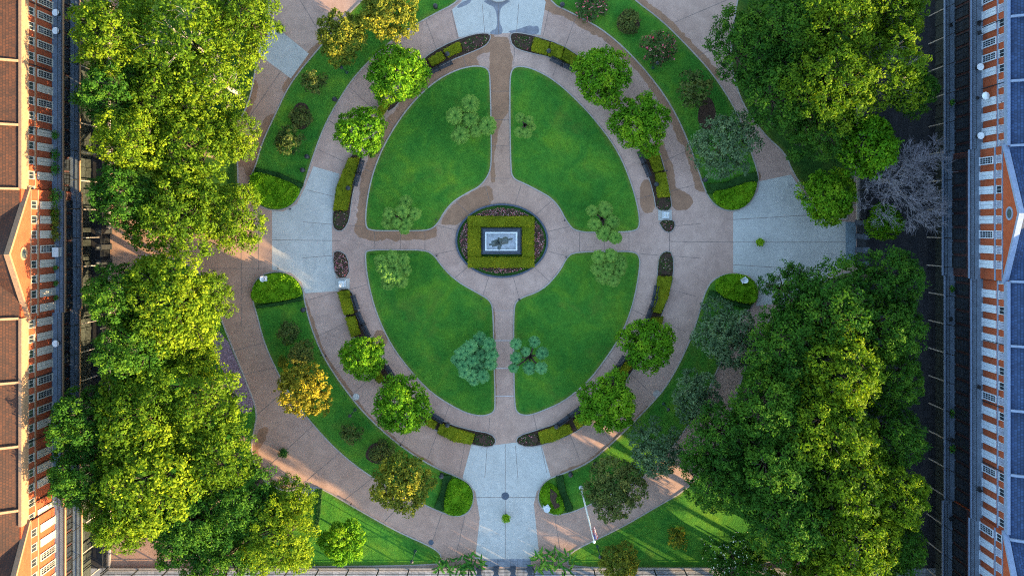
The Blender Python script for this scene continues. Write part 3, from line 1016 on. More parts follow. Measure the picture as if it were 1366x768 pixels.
tree('green_tree', 'magnolia', 1107, 262, 40, 7.5, 2, 'dense green tree at the upper edge of the pale right slab')
tree('green_tree', 'magnolia', 1182, 297, 26, 6.0, 1, 'small green tree half hidden under the bare grey tree')
tree('green_tree', 'magnolia', 456, 727, 29, 5.5, 3, 'round green tree on the lower left lawn near the fence')
tree('blooming_tree', 'bloom', 985, 752, 40, 6.0, 0, 'dark tree dotted with white blooms at the bottom edge')
SH = 'small trees and shrubs on the outer lawns'
tree('small_tree', 'sparse', 417, 108, 17, 3.4, 0, 'thin dark small tree on the upper left lawn below the yellow tree', group=SH)
tree('small_tree', 'sparse', 383, 188, 20, 3.2, 1, 'thin dark small tree on the upper left lawn by the clipped mound', group=SH)
tree('small_tree', 'pinkish', 880, 62, 24, 3.4, 0, 'small tree with red tinged leaves on the upper right outer lawn', group=SH)
tree('small_tree', 'sparse', 926, 120, 25, 3.6, 0, 'small dark tree at the edge of the upper right tree mass', group=SH)
tree('small_tree', 'sparse', 384, 443, 16, 2.4, 1, 'faint low shrub on the lower left lawn below the mound', group=SH)
tree('small_tree', 'sparse', 467, 578, 15, 2.6, 0, 'small dark shrub on the sunlit lower left lawn', group=SH)
tree('flowering_shrub', 'pinkish', 790, 6, 22, 1.8, 1, 'pink flowering shrub at the top edge of the upper right outer lawn', cat='shrub', group=SH)
tree('round_shrub', 'shrubby', 401, 155, 16, 1.8, 0, 'round shrub in a ring of mulch on the upper left lawn', cat='shrub', group=SH)
tree('round_shrub', 'shrubby', 839, 29, 16, 1.6, 1, 'round shrub in a mulch bed on the upper right lawn', cat='shrub', group=SH)
tree('round_shrub', 'shrubby', 508, 606, 17, 1.8, 0, 'shrub in a dark mulch bed beside the olive yellow tree', cat='shrub', group=SH)
tree('golden_shrub', 'gold_bush', 905, 721, 15, 1.8, 0, 'small golden leaved shrub alone on the lower right lawn', cat='shrub', group=SH)
tree('golden_shrub', 'gold_bush', 377, 483, 9, 1.2, 0, 'tiny yellow shrub at the kerb above the golden yellow tree', cat='shrub', group=SH)

for px, py, rx, ry, a in [(402, 155, 13, 18, -10), (838, 30, 15, 16, 30), (505, 604, 17, 14, 20), (943, 152, 12, 22, 0)]:
    pts = [(px + rx * math.cos(t) * (1 + .08 * math.sin(3 * t)), py + ry * math.sin(t)) for t in np.linspace(0, 2 * math.pi, 25)[:-1]]
    tag(MB().prism(PX(pts), 0.03, 0.09).build('soil', M['soil']), kind='structure')

# the bare tree by the right gateway
def bare_tree():
    r = random.Random(8)
    b = MB()

    def grow(p, d, L, rad, depth):
        pts = [p]
        q = p
        dd = d
        for _ in range(3):
            dd = (dd + Vector((r.uniform(-.25, .25), r.uniform(-.25, .25), r.uniform(-.12, .16)))).normalized()
            q = q + dd * L / 3
            pts.append(q)
        b.tube(pts, [rad, rad * .85, rad * .7, rad * .55], (6, 5, 4, 3, 3, 3, 3)[depth], cap=False)
        if depth >= 6: return
        for _ in range(3 if depth < 5 else 5):
            nd = (dd + Vector((r.uniform(-1, 1), r.uniform(-1, 1), r.uniform(-.3, .5))) * 0.9).normalized()
            grow(pts[r.choice([2, 3])], nd, L * r.uniform(.68, .86), max(.016, rad * .52), depth + 1)
    b.tube([(0, 0, -.1), (0, 0, 1.5), (0.1, 0, 3)], [.42, .34, .3], 9)
    for k in range(8):
        a = k * 0.8 + r.uniform(-.3, .3)
        grow(Vector((0.1, 0, 2.8)), Vector((math.cos(a), math.sin(a), .75)).normalized(), 2.7, .12, 1)
    return b


x, y = P(1208, 238, 7)
bt = bare_tree().build('bare_tree', M['dead_wood'], loc=(x, y, 0))
tag(bt, 'leafless grey tree with fine pale twigs beside the right street', 'tree')


# palms: several heads on leaning stems from one foot
def palm_head(seed, n=42, R=1.0, mat='palm'):
    r = random.Random(seed)
    b = MB()
    for i in range(n):
        a = i * 2.39996 + r.uniform(-.15, .15)
        el = -0.15 + 1.35 * (i / n)
        L = R * r.uniform(.88, 1.08) * (1.0 if i < n * .7 else .8)
        d = Vector((math.cos(a), math.sin(a), 0)); sd_ = Vector((-math.sin(a), math.cos(a), 0))
        pts = []
        for s in np.linspace(0.10, 1, 6):
            pts.append(d * (L * s * math.cos(el * (1 - .4 * s))) + Vector((0, 0, L * (math.sin(el) * s - .55 * s * s) + .12)))
        tint = min(1, max(0, 0.15 + .35 * (i / n) + r.uniform(-.12, .12)))
        for k in range(len(pts) - 1):
            p, q = pts[k], pts[k + 1]
            w0 = .17 * R * math.sin(math.pi * min(1, .30 + .66 * k / 5)) + .02
            w1 = .17 * R * math.sin(math.pi * min(1, .30 + .66 * (k + 1) / 5)) + .02
            dn = Vector((0, 0, -.06 * R))
            tt = min(1, tint + .11 * k)  # darker core and lit tips put into the frond colour
            b.add([p, q, q + sd_ * w1 + dn, p + sd_ * w0 + dn, q - sd_ * w1 + dn, p - sd_ * w0 + dn], [(0, 1, 2, 3), (0, 5, 4, 1)], 0, tt)
            for sg in (-1, 1):
                b.add([q + sd_ * sg * w1 * .8 + dn, p.lerp(q, .3) + sd_ * sg * w0 * .9 + dn, p.lerp(q, 1.25) + sd_ * sg * (w1 + .14 * R) + dn * 2.2], [(0, 1, 2)], 0, min(1, tt + .12))
    return b.mesh('fronds', [M[mat]])


HEADS = [palm_head(i) for i in range(4)]
BLUE_HEADS = [palm_head(i + 4, mat='palm_blue') for i in range(3)]


def palm_clump(foot, heads, rpx, label, blue=False, zt=(3.0, 4.2), name='palm_clump'):
    fx, fy = P(*foot)
    e = empty(name, (fx, fy, 0.06))
    tag(e, label, 'palm', 'clumped palms on the oval lawns')
    for i, h in enumerate(heads):
        z = rnd.uniform(*zt)
        hx, hy = P(h[0], h[1], z)
        v = Vector((hx - fx, hy - fy, z - .06))
        t = MB()
        t.tube([Vector((v.x * .08, v.y * .08, -.06)), Vector((v.x * .35, v.y * .35, z * .45)), Vector((v.x * .8, v.y * .8, z * .85)), v], [.14, .11, .10, .11], 7)
        t.build('stem', M['bark'], e)
        s = (h[2] if len(h) > 2 else rpx) * 0.1 * (H - z) / H
        inst('fronds', BLUE_HEADS[i % 3] if blue else HEADS[rnd.randrange(4)], e, v, rnd.uniform(0, 6.28), (s, s, s))
    return e


palm_clump((631, 162), [(627, 138), (607, 154), (627, 158), (614, 180), (635, 174, 9.5), (650, 167)], 12.5, 'cluster of six large palm heads on the upper left lawn beside the central path')
palm_clump((700, 167), [(694, 157, 7), (693, 176, 7.5), (706, 160, 6), (703, 178, 7), (709, 169, 6)], 7, 'thin small palm with a dark purple centre on the upper right lawn')
palm_clump((533, 290), [(541, 269, 9), (519, 285, 9), (537, 281, 10), (553, 285), (517, 297), (542, 297), (539, 305, 8), (529, 297, 7)], 9, 'palm cluster at the bottom corner of the upper left lawn')
palm_clump((803, 292), [(807, 279, 11), (793, 299, 9), (790, 281, 8), (817, 296, 10), (806, 311, 11), (821, 317, 9)], 9, 'palm cluster hanging over the path at the bottom of the upper right lawn')
palm_clump((524, 358), [(508, 349, 10), (523, 343), (537, 347), (526, 358, 11), (539, 360), (518, 368, 10), (535, 375), (517, 378), (510, 357), (529, 369)], 9.5, 'dense pale palm cluster at the top corner of the lower left lawn')
palm_clump((811, 358), [(799, 343), (815, 341), (827, 349), (797, 358), (811, 355, 10), (826, 361), (804, 370), (818, 374), (831, 353, 7), (808, 365)], 9.5, 'dense round palm cluster at the top of the lower right lawn')
palm_clump((634, 481), [(640, 452), (628, 462), (615, 472), (652, 459), (641, 473, 10), (656, 473), (629, 481, 10), (654, 485), (617, 487), (639, 490), (628, 500), (644, 502), (609, 480, 8), (632, 508, 7), (620, 496), (622, 467)], 9.5,
           'largest dense blue green palm cluster on the lower left lawn beside the central path', blue=True)
palm_clump((707, 475), [(713, 456), (688, 459), (701, 469, 7), (723, 471, 9), (688, 477), (685, 491, 7), (706, 491, 9), (722, 491, 8.5)], 8, 'open ring of palm heads round a dark stump on the lower right lawn', blue=True)


# ------------------------------------------------------------------ hedges, mounds and flower beds
def scatter_poly(poly, n, r=rng):
    xs = [p[0] for p in poly]; ys = [p[1] for p in poly]
    out = np.zeros((0, 2))
    while len(out) < n:
        q = np.stack([r.uniform(min(xs), max(xs), n * 2), r.uniform(min(ys), max(ys), n * 2)], 1)
        out = np.concatenate([out, q[inside(poly, q[:, 0], q[:, 1])]])
    return out[:n]


def planting(name, poly, h, mats, label, cat, group=None, leaf=0.09, dens=70, bumpy=0.12, petal=0.0, bright=0.5, core='low'):
    """a clipped body covered in leaves (and petals): one object"""
    A = abs(area2(poly)) / 2
    b = MB()
    b.prism(poly, 0.0, h * 0.8, 2)
    n = int(A * dens)
    q = scatter_poly(poly, n)
    ph = rng.uniform(0, 6, 6)
    hz = h + bumpy * (np.sin(q[:, 0] * 2.1 + ph[0]) * np.sin(q[:, 1] * 2.3 + ph[1]) + .5 * np.sin(q[:, 0] * 5 + ph[2]) * np.sin(q[:, 1] * 4.3 + ph[3]))
    C = np.column_stack([q, hz - rng.uniform(0, .14, n)])
    N = rng.normal(0, .55, (n, 3)) + [0, 0, 1]
    per = sum(math.dist(poly[i], poly[(i + 1) % len(poly)]) for i in range(len(poly)))
    m = int(per * h * dens * 0.8)
    if area2(poly) < 0: poly = poly[::-1]
    L = np.array([math.dist(poly[i], poly[(i + 1) % len(poly)]) for i in range(len(poly))])
    ii = rng.choice(len(poly), m, p=L / L.sum())
    t = rng.uniform(0, 1, m)
    pa = np.array(poly)
    a, c = pa[ii], pa[(ii + 1) % len(poly)]
    e = c - a
    nn = np.stack([e[:, 1], -e[:, 0]], 1) / (np.linalg.norm(e, axis=1, keepdims=True) + 1e-9)
    S = np.column_stack([a + e * t[:, None] + nn * rng.uniform(-.02, .1, (m, 1)), rng.uniform(.03, h, m)])
    C = np.concatenate([C, S]); N = np.concatenate([N, np.column_stack([nn, np.full(m, .4)]) + rng.normal(0, .45, (m, 3))])
    k = len(C)
    patch = .26 * np.sin(C[:, 0] * 1.3 + ph[4]) * np.sin(C[:, 1] * 1.5 + ph[5])
    T = np.clip(bright + patch + rng.normal(0, .14, k), 0, 1)
    V = leaf_geo(C, N, leaf * rng.uniform(.7, 1.3, k), .6)
    pet = rng.uniform(size=k) < petal
    V4 = V.reshape(-1, 4, 3)
    b.leaves(V4[~pet].reshape(-1, 3), T[~pet], 0)
    if pet.any(): b.leaves((V4[pet] + [0, 0, .04]).reshape(-1, 3), rng.uniform(size=int(pet.sum())), 1)
    o = b.build(name, [M[mats], M['petal'] if petal < .5 else M['petal_red'], M[core]])
    return tag(o, label, cat, group)


CH = 'clipped hedges round the oval'
FB = 'flower beds at the ends of the hedges'
def hedge(pts, lb, h=0.75, **k): return planting('hedge', PX(pts), h, 'hedge', lb, 'hedge', CH, core='hedge', **k)
def fbed(pts, lb, p=.16, mat='rose_leaf', **k): return planting('flower_bed', chaikin(PX(pts), 1), .38, mat, lb, 'flower bed', FB, leaf=.08, dens=110, petal=p, core='soil', **k)


def bed_base(pts):
    """the dark grass verge and soil a bed stands in"""
    poly = chaikin(PX(pts), 1)
    tag(MB().prism(poly, 0.0, 0.07).build('soil', M['soil']), kind='structure')
    k = offset(poly, .12)
    b = MB()
    if area2(poly) < 0: poly = poly[::-1]
    n = len(poly)
    b.add([(x, y, .05) for x, y in poly] + [(x, y, .085) for x, y in poly] + [(x, y, .085) for x, y in k] + [(x, y, 0) for x, y in k],
          [f for i in range(n) for f in ((i, (i + 1) % n, n + (i + 1) % n, n + i), (n + i, n + (i + 1) % n, 2 * n + (i + 1) % n, 2 * n + i), (2 * n + i, 2 * n + (i + 1) % n, 3 * n + (i + 1) % n, 3 * n + i))])
    tag(b.build('kerb', M['kerb']), kind='structure')


bed_base([(654, 46), (653, 54), (646, 62), (625, 71), (602, 80), (585, 90), (568, 100), (545, 122), (520, 150), (514, 144), (538, 112), (563, 80), (590, 62), (620, 50), (640, 45)])
bed_base([(680, 46), (690, 44), (715, 49), (748, 60), (775, 77), (800, 100), (830, 135), (822, 142), (795, 115), (766, 93), (738, 77), (700, 69), (684, 62)])
bed_base([(466, 208), (484, 200), (482, 216), (474, 240), (468, 270), (466, 293), (458, 307), (450, 308), (444, 302), (445, 280), (450, 250)])
bed_base([(451, 387), (468, 384), (476, 412), (489, 440), (510, 480), (540, 524), (575, 553), (600, 566), (630, 574), (655, 578), (662, 588), (655, 596), (628, 592), (590, 578), (555, 556), (520, 525), (488, 478), (464, 430)])
bed_base([(688, 590), (692, 581), (715, 574), (745, 564), (775, 544), (805, 515), (840, 470), (866, 422), (876, 380), (879, 345), (886, 335), (897, 337), (898, 368), (890, 400), (872, 445), (840, 500), (812, 540), (784, 563), (764, 578), (730, 591), (704, 596)])
bed_base([(851, 196), (877, 196), (886, 225), (893, 255), (896, 281), (876, 282), (872, 256), (862, 225)])
bed_base([(444, 338), (452, 334), (464, 342), (466, 369), (448, 371)])
bed_base([(878, 294), (899, 293), (900, 303), (894, 310), (886, 308)])

fbed([(651, 49), (649, 57), (636, 64), (618, 69), (616, 57), (634, 50)], 'flower bed at the upper left end of the oval, beside the pale top slab', .10)
hedge([(613, 57), (616, 69), (598, 77), (592, 68)], 'yellow green hedge beside the upper left flower bed')
hedge([(589, 70), (594, 79), (577, 89), (571, 80)], 'short hedge half way to the upper left round tree')
hedge([(513, 133), (520, 141), (509, 157), (503, 150)], 'hedge between the two upper left round trees')
fbed([(683, 49), (712, 51), (708, 67), (690, 63)], 'flower bed at the upper right end of the oval, beside the pale top slab', .08)
hedge([(713, 52), (733, 58), (729, 74), (709, 68)], 'yellow green hedge beside the upper right flower bed')
hedge([(735, 59), (752, 64), (748, 80), (731, 75)], 'darker hedge in the upper right bed near the bin', bright=.35)
hedge([(754, 66), (774, 79), (766, 90), (749, 80)], 'hedge touching the upper right round tree', bright=.3)
hedge([(466, 212), (480, 211), (470, 247), (464, 280), (446, 280), (450, 250)], 'long yellow brown hedge left of the upper left lawn', bright=.42)
fbed([(446, 283), (463, 282), (463, 294), (455, 305), (447, 301)], 'dark flower bed at the lower end of the long left hedge', .06)
fbed([(446, 340), (453, 337), (462, 345), (464, 367), (449, 368)], 'flower bed with many pink blooms beside the left white statue', .42)
hedge([(452, 389), (466, 387), (473, 417), (460, 419)], 'hedge just below the left white statue', bright=.42)
hedge([(462, 423), (474, 421), (481, 444), (470, 449)], 'small hedge above the smallest round tree', bright=.36)
hedge([(502, 488), (513, 505), (506, 510), (495, 494)], 'hedge between the two lower left round trees', bright=.3)
hedge([(572, 556), (583, 562), (579, 571), (568, 564)], 'small hedge just right of the lower left round tree')
hedge([(588, 564), (612, 572), (633, 578), (629, 591), (606, 587), (584, 576)], 'long clipped hedge at the lower left of the oval')
fbed([(635, 578), (652, 580), (659, 588), (653, 593), (632, 591)], 'flower bed at the bottom left end of the oval', .05, mat='low')
fbed([(690, 588), (695, 582), (715, 577), (719, 590), (704, 593)], 'flower bed at the bottom right end of the oval', .10)
hedge([(718, 576), (742, 568), (759, 565), (763, 575), (738, 587), (722, 590)], 'long clipped hedge at the lower right of the oval', bright=.55)
hedge([(765, 560), (777, 550), (785, 560), (770, 570)], 'small hedge touching the lower right dense round tree')
hedge([(834, 482), (842, 487), (829, 507), (820, 500)], 'hedge between the two lower right round trees')
hedge([(867, 424), (884, 422), (880, 438), (870, 440)], 'dark hedge above the loose round tree', bright=.2)
hedge([(877, 369), (896, 369), (890, 396), (880, 417), (870, 415), (875, 392)], 'hedge right of the lower right lawn', bright=.5)
fbed([(880, 342), (887, 337), (896, 338), (896, 366), (878, 366)], 'dark flower bed at the upper end of the right hedge', .06)
hedge([(862, 202), (876, 199), (884, 227), (872, 230)], 'hedge below the upper right round tree', bright=.36)
hedge([(874, 232), (887, 230), (893, 262), (877, 263)], 'yellow hedge right of the upper right lawn', bright=.58)
fbed([(877, 265), (893, 264), (894, 279), (878, 280)], 'flower bed above the right white statue', .08)
fbed([(881, 295), (897, 294), (898, 303), (893, 308), (887, 306)], 'small flower bed below the right white statue', .14)

MO = 'bright clipped mounds at the ends of the outer lawns'
def mound(pts, lb, **k):
    return planting('clipped_mound', chaikin(PX(pts), 2), .8, 'mound', lb, 'hedge', MO, leaf=.13, dens=95, bumpy=.24, core='mound', **k)


mound([(340, 229), (365, 236), (402, 250), (394, 268), (376, 278), (352, 274), (336, 260), (335, 240)], 'bright mound at the left end of the upper left outer lawn')
mound([(338, 403), (338, 384), (350, 369), (375, 364), (393, 371), (403, 387), (402, 394), (370, 401)], 'bright mound holding the left white urn')
mound([(949, 256), (970, 254), (1008, 240), (1005, 256), (992, 276), (972, 280), (956, 272)], 'bright mound at the right end of the upper right outer lawn')
mound([(953, 384), (958, 370), (975, 365), (997, 368), (1009, 383), (1008, 401), (996, 404), (965, 396)], 'bright mound holding the right white urn')
mound([(600, 637), (612, 638), (624, 646), (631, 658), (627, 675), (616, 684), (600, 685), (592, 676)], 'bright mound at the lower end of the lower left outer lawn')
mound([(727, 643), (738, 645), (748, 660), (752, 676), (748, 684), (736, 682), (723, 668), (721, 654)], 'small bright mound with bare soil holding the lower white urn', bright=.35)
tag(MB().prism(PX([(733, 648), (742, 655), (746, 672), (740, 676), (734, 664)]), .6, .93).build('soil', M['soil']), kind='structure')

def low_hedge(pts, w, lb, h=.45):
    p = [Vector(P(*q)) for q in pts]
    L, R_ = [], []
    for i, q in enumerate(p):
        d = (p[min(i + 1, len(p) - 1)] - p[max(i - 1, 0)]).normalized()
        n = Vector((-d.y, d.x)) * w / 2
        L.append(tuple(q + n)); R_.append(tuple(q - n))
    return planting('border_hedge', L + R_[::-1], h, 'low', lb, 'hedge', 'dark low hedges edging the mounds', leaf=.08, dens=90, bumpy=.04)


low_hedge([(342, 227), (372, 234), (404, 248)], .55, 'dark low hedge along the bright upper left mound')
low_hedge([(343, 409), (372, 405), (404, 398)], .35, 'dark low hedge under the mound with the left white urn')
low_hedge([(943, 252), (968, 250), (990, 240), (1009, 236)], 1.2, 'broad dark low hedge above the right clipped mound')
low_hedge([(945, 391), (975, 401), (1000, 407)], .9, 'dark low hedge under the mound with the right white urn')
low_hedge([(597, 633), (594, 655), (585, 678)], 1.1, 'dark low hedge beside the lower left mound')
low_hedge([(746, 634), (750, 655), (760, 680)], .9, 'dark low hedge beside the lower small mound')
low_hedge([(428, 652), (426, 680), (422, 708)], .45, 'thin dark low hedge across the lower left lawn')

cov = chaikin(PX([(279, 452), (297, 437), (329, 513), (342, 547), (318, 552), (300, 500)]), 1)
tag(MB().prism(cov, .03, .1).build('ground_cover', M['cover']), 'purple flowering ground cover in the lower left bed', 'ground cover', kind='stuff')
tag(MB().prism(PX([(398, 653), (424, 648), (412, 664), (398, 670)]), .03, .075).build('path', M['flag_walk']), kind='structure')

# tropical plants at the lower gate
def tropic(px, py, W, D, lb, bright):
    r = random.Random(px)
    b = MB()
    for i in range(70):
        a = r.uniform(0, 6.283)
        ox, oy = r.uniform(-W, W), r.uniform(-D, D)
        L = r.uniform(.8, 1.5); w = r.uniform(.10, .17)
        d = Vector((math.cos(a), math.sin(a), 0)); s = Vector((-d.y, d.x, 0))
        base = Vector((ox, oy, r.uniform(.3, 1.2)))
        p = [base, base + d * L * .4 + Vector((0, 0, .45)), base + d * L * .8 + Vector((0, 0, .4)), base + d * L + Vector((0, 0, .1))]
        t = min(1, max(0, bright + r.uniform(-.35, .45)))
        vv = [p[0] - s * .04, p[0] + s * .04, p[1] - s * w, p[1] + s * w, p[2] - s * w * .8, p[2] + s * w * .8, p[3]]
        b.add(vv, [(0, 2, 3, 1), (2, 4, 5, 3), (4, 6, 5)], 0, t)
    for i in range(14):
        ox, oy = r.uniform(-W, W) * .8, r.uniform(-D, D) * .8
        b.tube([(ox, oy, 0), (ox * 1.02, oy * 1.02, r.uniform(.6, 1.2))], [.05, .04], 5, 0)
    x, y = P(px, py, .8)
    return tag(b.build('banana_plant', [M['fern']], loc=(x, y, .02)), lb, 'plant', 'big leaved plants beside the lower gate')


tropic(612, 752, 3.0, .9, 'broad leaved plants left of the lower gate', .3)
tropic(740, 748, 2.6, 1.2, 'lush broad leaved plants right of the lower gate', .55)


# ------------------------------------------------------------------ the monument in the middle
def ell(cx, cy, rx, ry, n=72, t0=0.0, t1=2 * math.pi):
    full = abs(t1 - t0 - 2 * math.pi) < 1e-6
    return [(cx + rx * math.cos(t), cy + ry * math.sin(t)) for t in np.linspace(t0, t1, n + 1)[:(-1 if full else None)]]


MC = (669.5, 321)
ring = MB()
o_, i_ = PX(ell(*MC, 62, 49.5)), PX(ell(*MC, 59.5, 47.2))
n = len(o_)
ring.add([(x, y, 0) for x, y in o_] + [(x, y, .22) for x, y in o_] + [(x, y, .22) for x, y in i_] + [(x, y, 0) for x, y in i_],
         [f for i in range(n) for f in ((i, (i + 1) % n, n + (i + 1) % n, n + i), (n + i, n + (i + 1) % n, 2 * n + (i + 1) % n, 2 * n + i), (2 * n + i, 2 * n + (i + 1) % n, 3 * n + (i + 1) % n, 3 * n + i))])
tag(ring.build('kerb', M['granite']), kind='structure')
planting_ring = MB().prism(PX(ell(*MC, 59.3, 47)), 0.0, .1)
tag(planting_ring.build('lawn', M['shade_lawn']), kind='structure')


def cap(side):
    rx, ry = 55.5, 42.5
    pts = []
    if side in ('t', 'b'):
        s = -1 if side == 't' else 1
        yb = 288 if side == 't' else 357
        t = math.asin(min(1, abs(yb - MC[1]) / ry))
        for a in np.linspace(t, math.pi - t, 20): pts.append((MC[0] + rx * math.cos(a), MC[1] + s * ry * math.sin(a)))
    else:
        s = -1 if side == 'l' else 1
        xb = 624 if side == 'l' else 713
        t = math.acos(abs(xb - MC[0]) / rx)
        for a in np.linspace(-t, t, 20): pts.append((MC[0] + s * rx * math.cos(a), MC[1] + ry * math.sin(a)))
    return pts


for sd_, w in (('t', 'above'), ('b', 'below'), ('l', 'left of'), ('r', 'right of')):
    planting('flower_bed', PX(cap(sd_)), .4, 'rose_leaf', 'flower bed of pink blooms %s the square monument hedge' % w, 'flower bed', 'flower beds round the monument', leaf=.08, dens=120, petal=.40, core='soil')
for pts, w in (([(625, 289), (712, 289), (712, 302), (625, 302)], 'upper'), ([(625, 343), (712, 343), (712, 356), (625, 356)], 'lower'),
               ([(625, 302.3), (641, 302.3), (641, 342.7), (625, 342.7)], 'left'), ([(697, 302.3), (712, 302.3), (712, 342.7), (697, 342.7)], 'right')):
    planting('hedge', PX(pts), .85, 'hedge', '%s side of the square clipped hedge round the monument' % w, 'hedge', 'square hedge round the monument', bumpy=.10, bright=.62, core='hedge')

mon = empty('monument', (*P(669, 321.5), 0))
tag(mon, 'pale stepped stone pedestal inside the square hedge', 'monument')
MB().box(-2.65, 2.65, -1.75, 1.75, 0, .30).box(-2.45, 2.45, -1.6, 1.6, .302, .5).build('step', M['granite'], mon)
b = MB()
b.box(-2.12, 2.12, -1.22, 1.22, .50, .85).box(-1.95, 1.95, -1.06, 1.06, .852, 2.5).box(-2.02, 2.02, -1.14, 1.14, 2.502, 2.62)
b.build('pedestal', M['marble'], mon)
fr = MB()
for x_ in ((-2.08, -1.9), (1.9, 2.08)): fr.box(x_[0], x_[1], -1.2, 1.2, 2.622, 2.84)
for y_ in ((-1.2, -1.02), (1.02, 1.2)): fr.box(-1.898, 1.898, y_[0], y_[1], 2.622, 2.84)
fr.build('coping', M['marble'], mon)
MB().box(-1.895, 1.895, -1.015, 1.015, 2.624, 2.70).build('top_slab', M['worn_marble'], mon)


def skin(name, verts, edges, rad, mat, parent, root=0, sub=2):
    me = bpy.data.meshes.new(name)
    me.from_pydata(verts, edges, [])
    o = bpy.data.objects.new(name, me)
    col.objects.link(o)
    o.parent = parent
    o.modifiers.new('skin', 'SKIN')
    if not me.skin_vertices: me.skin_vertices.new()
    sv = me.skin_vertices[0].data
    for i, r_ in enumerate(rad):
        sv[i].radius = r_ if isinstance(r_, tuple) else (r_, r_)
        sv[i].use_root = (i == root)
    s = o.modifiers.new('sub', 'SUBSURF'); s.levels = s.render_levels = sub
    me.materials.append(mat)
    return o


st = empty('statue', (*P(669, 321.5), 2.7), 0.25)
st.scale = (1.2, 1.35, 1.2)
tag(st, 'bronze rider on a rearing horse, on the pale pedestal', 'statue')
hv = [(.55, 0, 1.15), (.25, 0, 1.35), (-.15, 0, 1.6), (-.45, 0, 1.85), (-.62, 0, 2.2), (-.72, 0, 2.5), (-1.0, 0, 2.42), (-1.25, 0, 2.22),
      (.62, .2, .85), (.42, .22, .55), (.68, .22, .3), (.62, .22, .05), (.62, -.2, .85), (.42, -.22, .55), (.68, -.22, .3), (.62, -.22, .05),
      (-.55, .18, 1.55), (-.95, .2, 1.5), (-.85, .2, 1.15), (-.55, -.18, 1.6), (-.98, -.2, 1.65), (-.95, -.2, 1.3),
      (.8, 0, 1.2), (1.1, 0, 1.05), (1.3, 0, .6)]
he = [(0, 1), (1, 2), (2, 3), (3, 4), (4, 5), (5, 6), (6, 7), (0, 8), (8, 9), (9, 10), (10, 11), (0, 12), (12, 13), (13, 14), (14, 15),
      (3, 16), (16, 17), (17, 18), (3, 19), (19, 20), (20, 21), (0, 22), (22, 23), (23, 24)]
hr = [.33, .33, .31, .30, .19, .15, .13, .09, .18, .12, .07, .08, .18, .12, .07, .08, .13, .09, .07, .13, .09, .07, .1, .12, .05]
skin('horse', hv, he, hr, M['bronze'], st, 1)
rv = [(.05, 0, 1.85), (.02, 0, 2.15), (-.02, 0, 2.45), (-.03, 0, 2.62), (-.04, 0, 2.78), (-.02, .27, 2.4), (-.1, .36, 2.12), (-.35, .22, 2.05), (-.02, -.27, 2.4), (-.12, -.42, 2.55), (-.3, -.5, 2.82),
      (-.1, .33, 1.7), (-.12, .38, 1.3), (-.22, .38, 1.2), (-.1, -.33, 1.7), (-.12, -.38, 1.3), (-.22, -.38, 1.2)]
re_ = [(0, 1), (1, 2), (2, 3), (3, 4), (2, 5), (5, 6), (6, 7), (2, 8), (8, 9), (9, 10), (0, 11), (11, 12), (12, 13), (0, 14), (14, 15), (15, 16)]
rr_ = [.19, .17, .2, .08, .12, .1, .07, .05, .1, .07, .05, .12, .08, .06, .12, .08, .06]
skin('rider', rv, re_, rr_, M['bronze'], st, 0)
MB().lathe([(.02, 0), (.2, .01), (.1, .04), (.07, .12), (.01, .14)], 12, (-.3, -.5, 2.86)).build('hat', M['bronze'], st)


# ------------------------------------------------------------------ benches, bins, lamps, urns, pots
def bench_proto():
    e = empty('park_bench')
    s = MB()
    for k in range(4): s.box(-1.0, 1.0, -.02 + k * .115, .075 + k * .115, .43, .465)
    s.build('seat', M['bench'], e)
    s = MB()
    for k in range(3): s.box(-1.0, 1.0, -.10 - k * .03, -.07 - k * .03, .52 + k * .13, .61 + k * .13)
    s.build('backrest', M['bench'], e)
    for x_ in (-.92, .92):
        l = MB()
        l.tube([(x_, .4, 0), (x_, .36, .43)], [.03, .025], 6).tube([(x_, -.12, 0), (x_, -.06, .43), (x_, -.18, .92)], [.03, .028, .02], 6)
        l.tube([(x_, .4, .43), (x_, .42, .64), (x_, -.1, .66)], [.02, .02, .02], 6)
        l.build('leg', M['iron'], e)
    return e


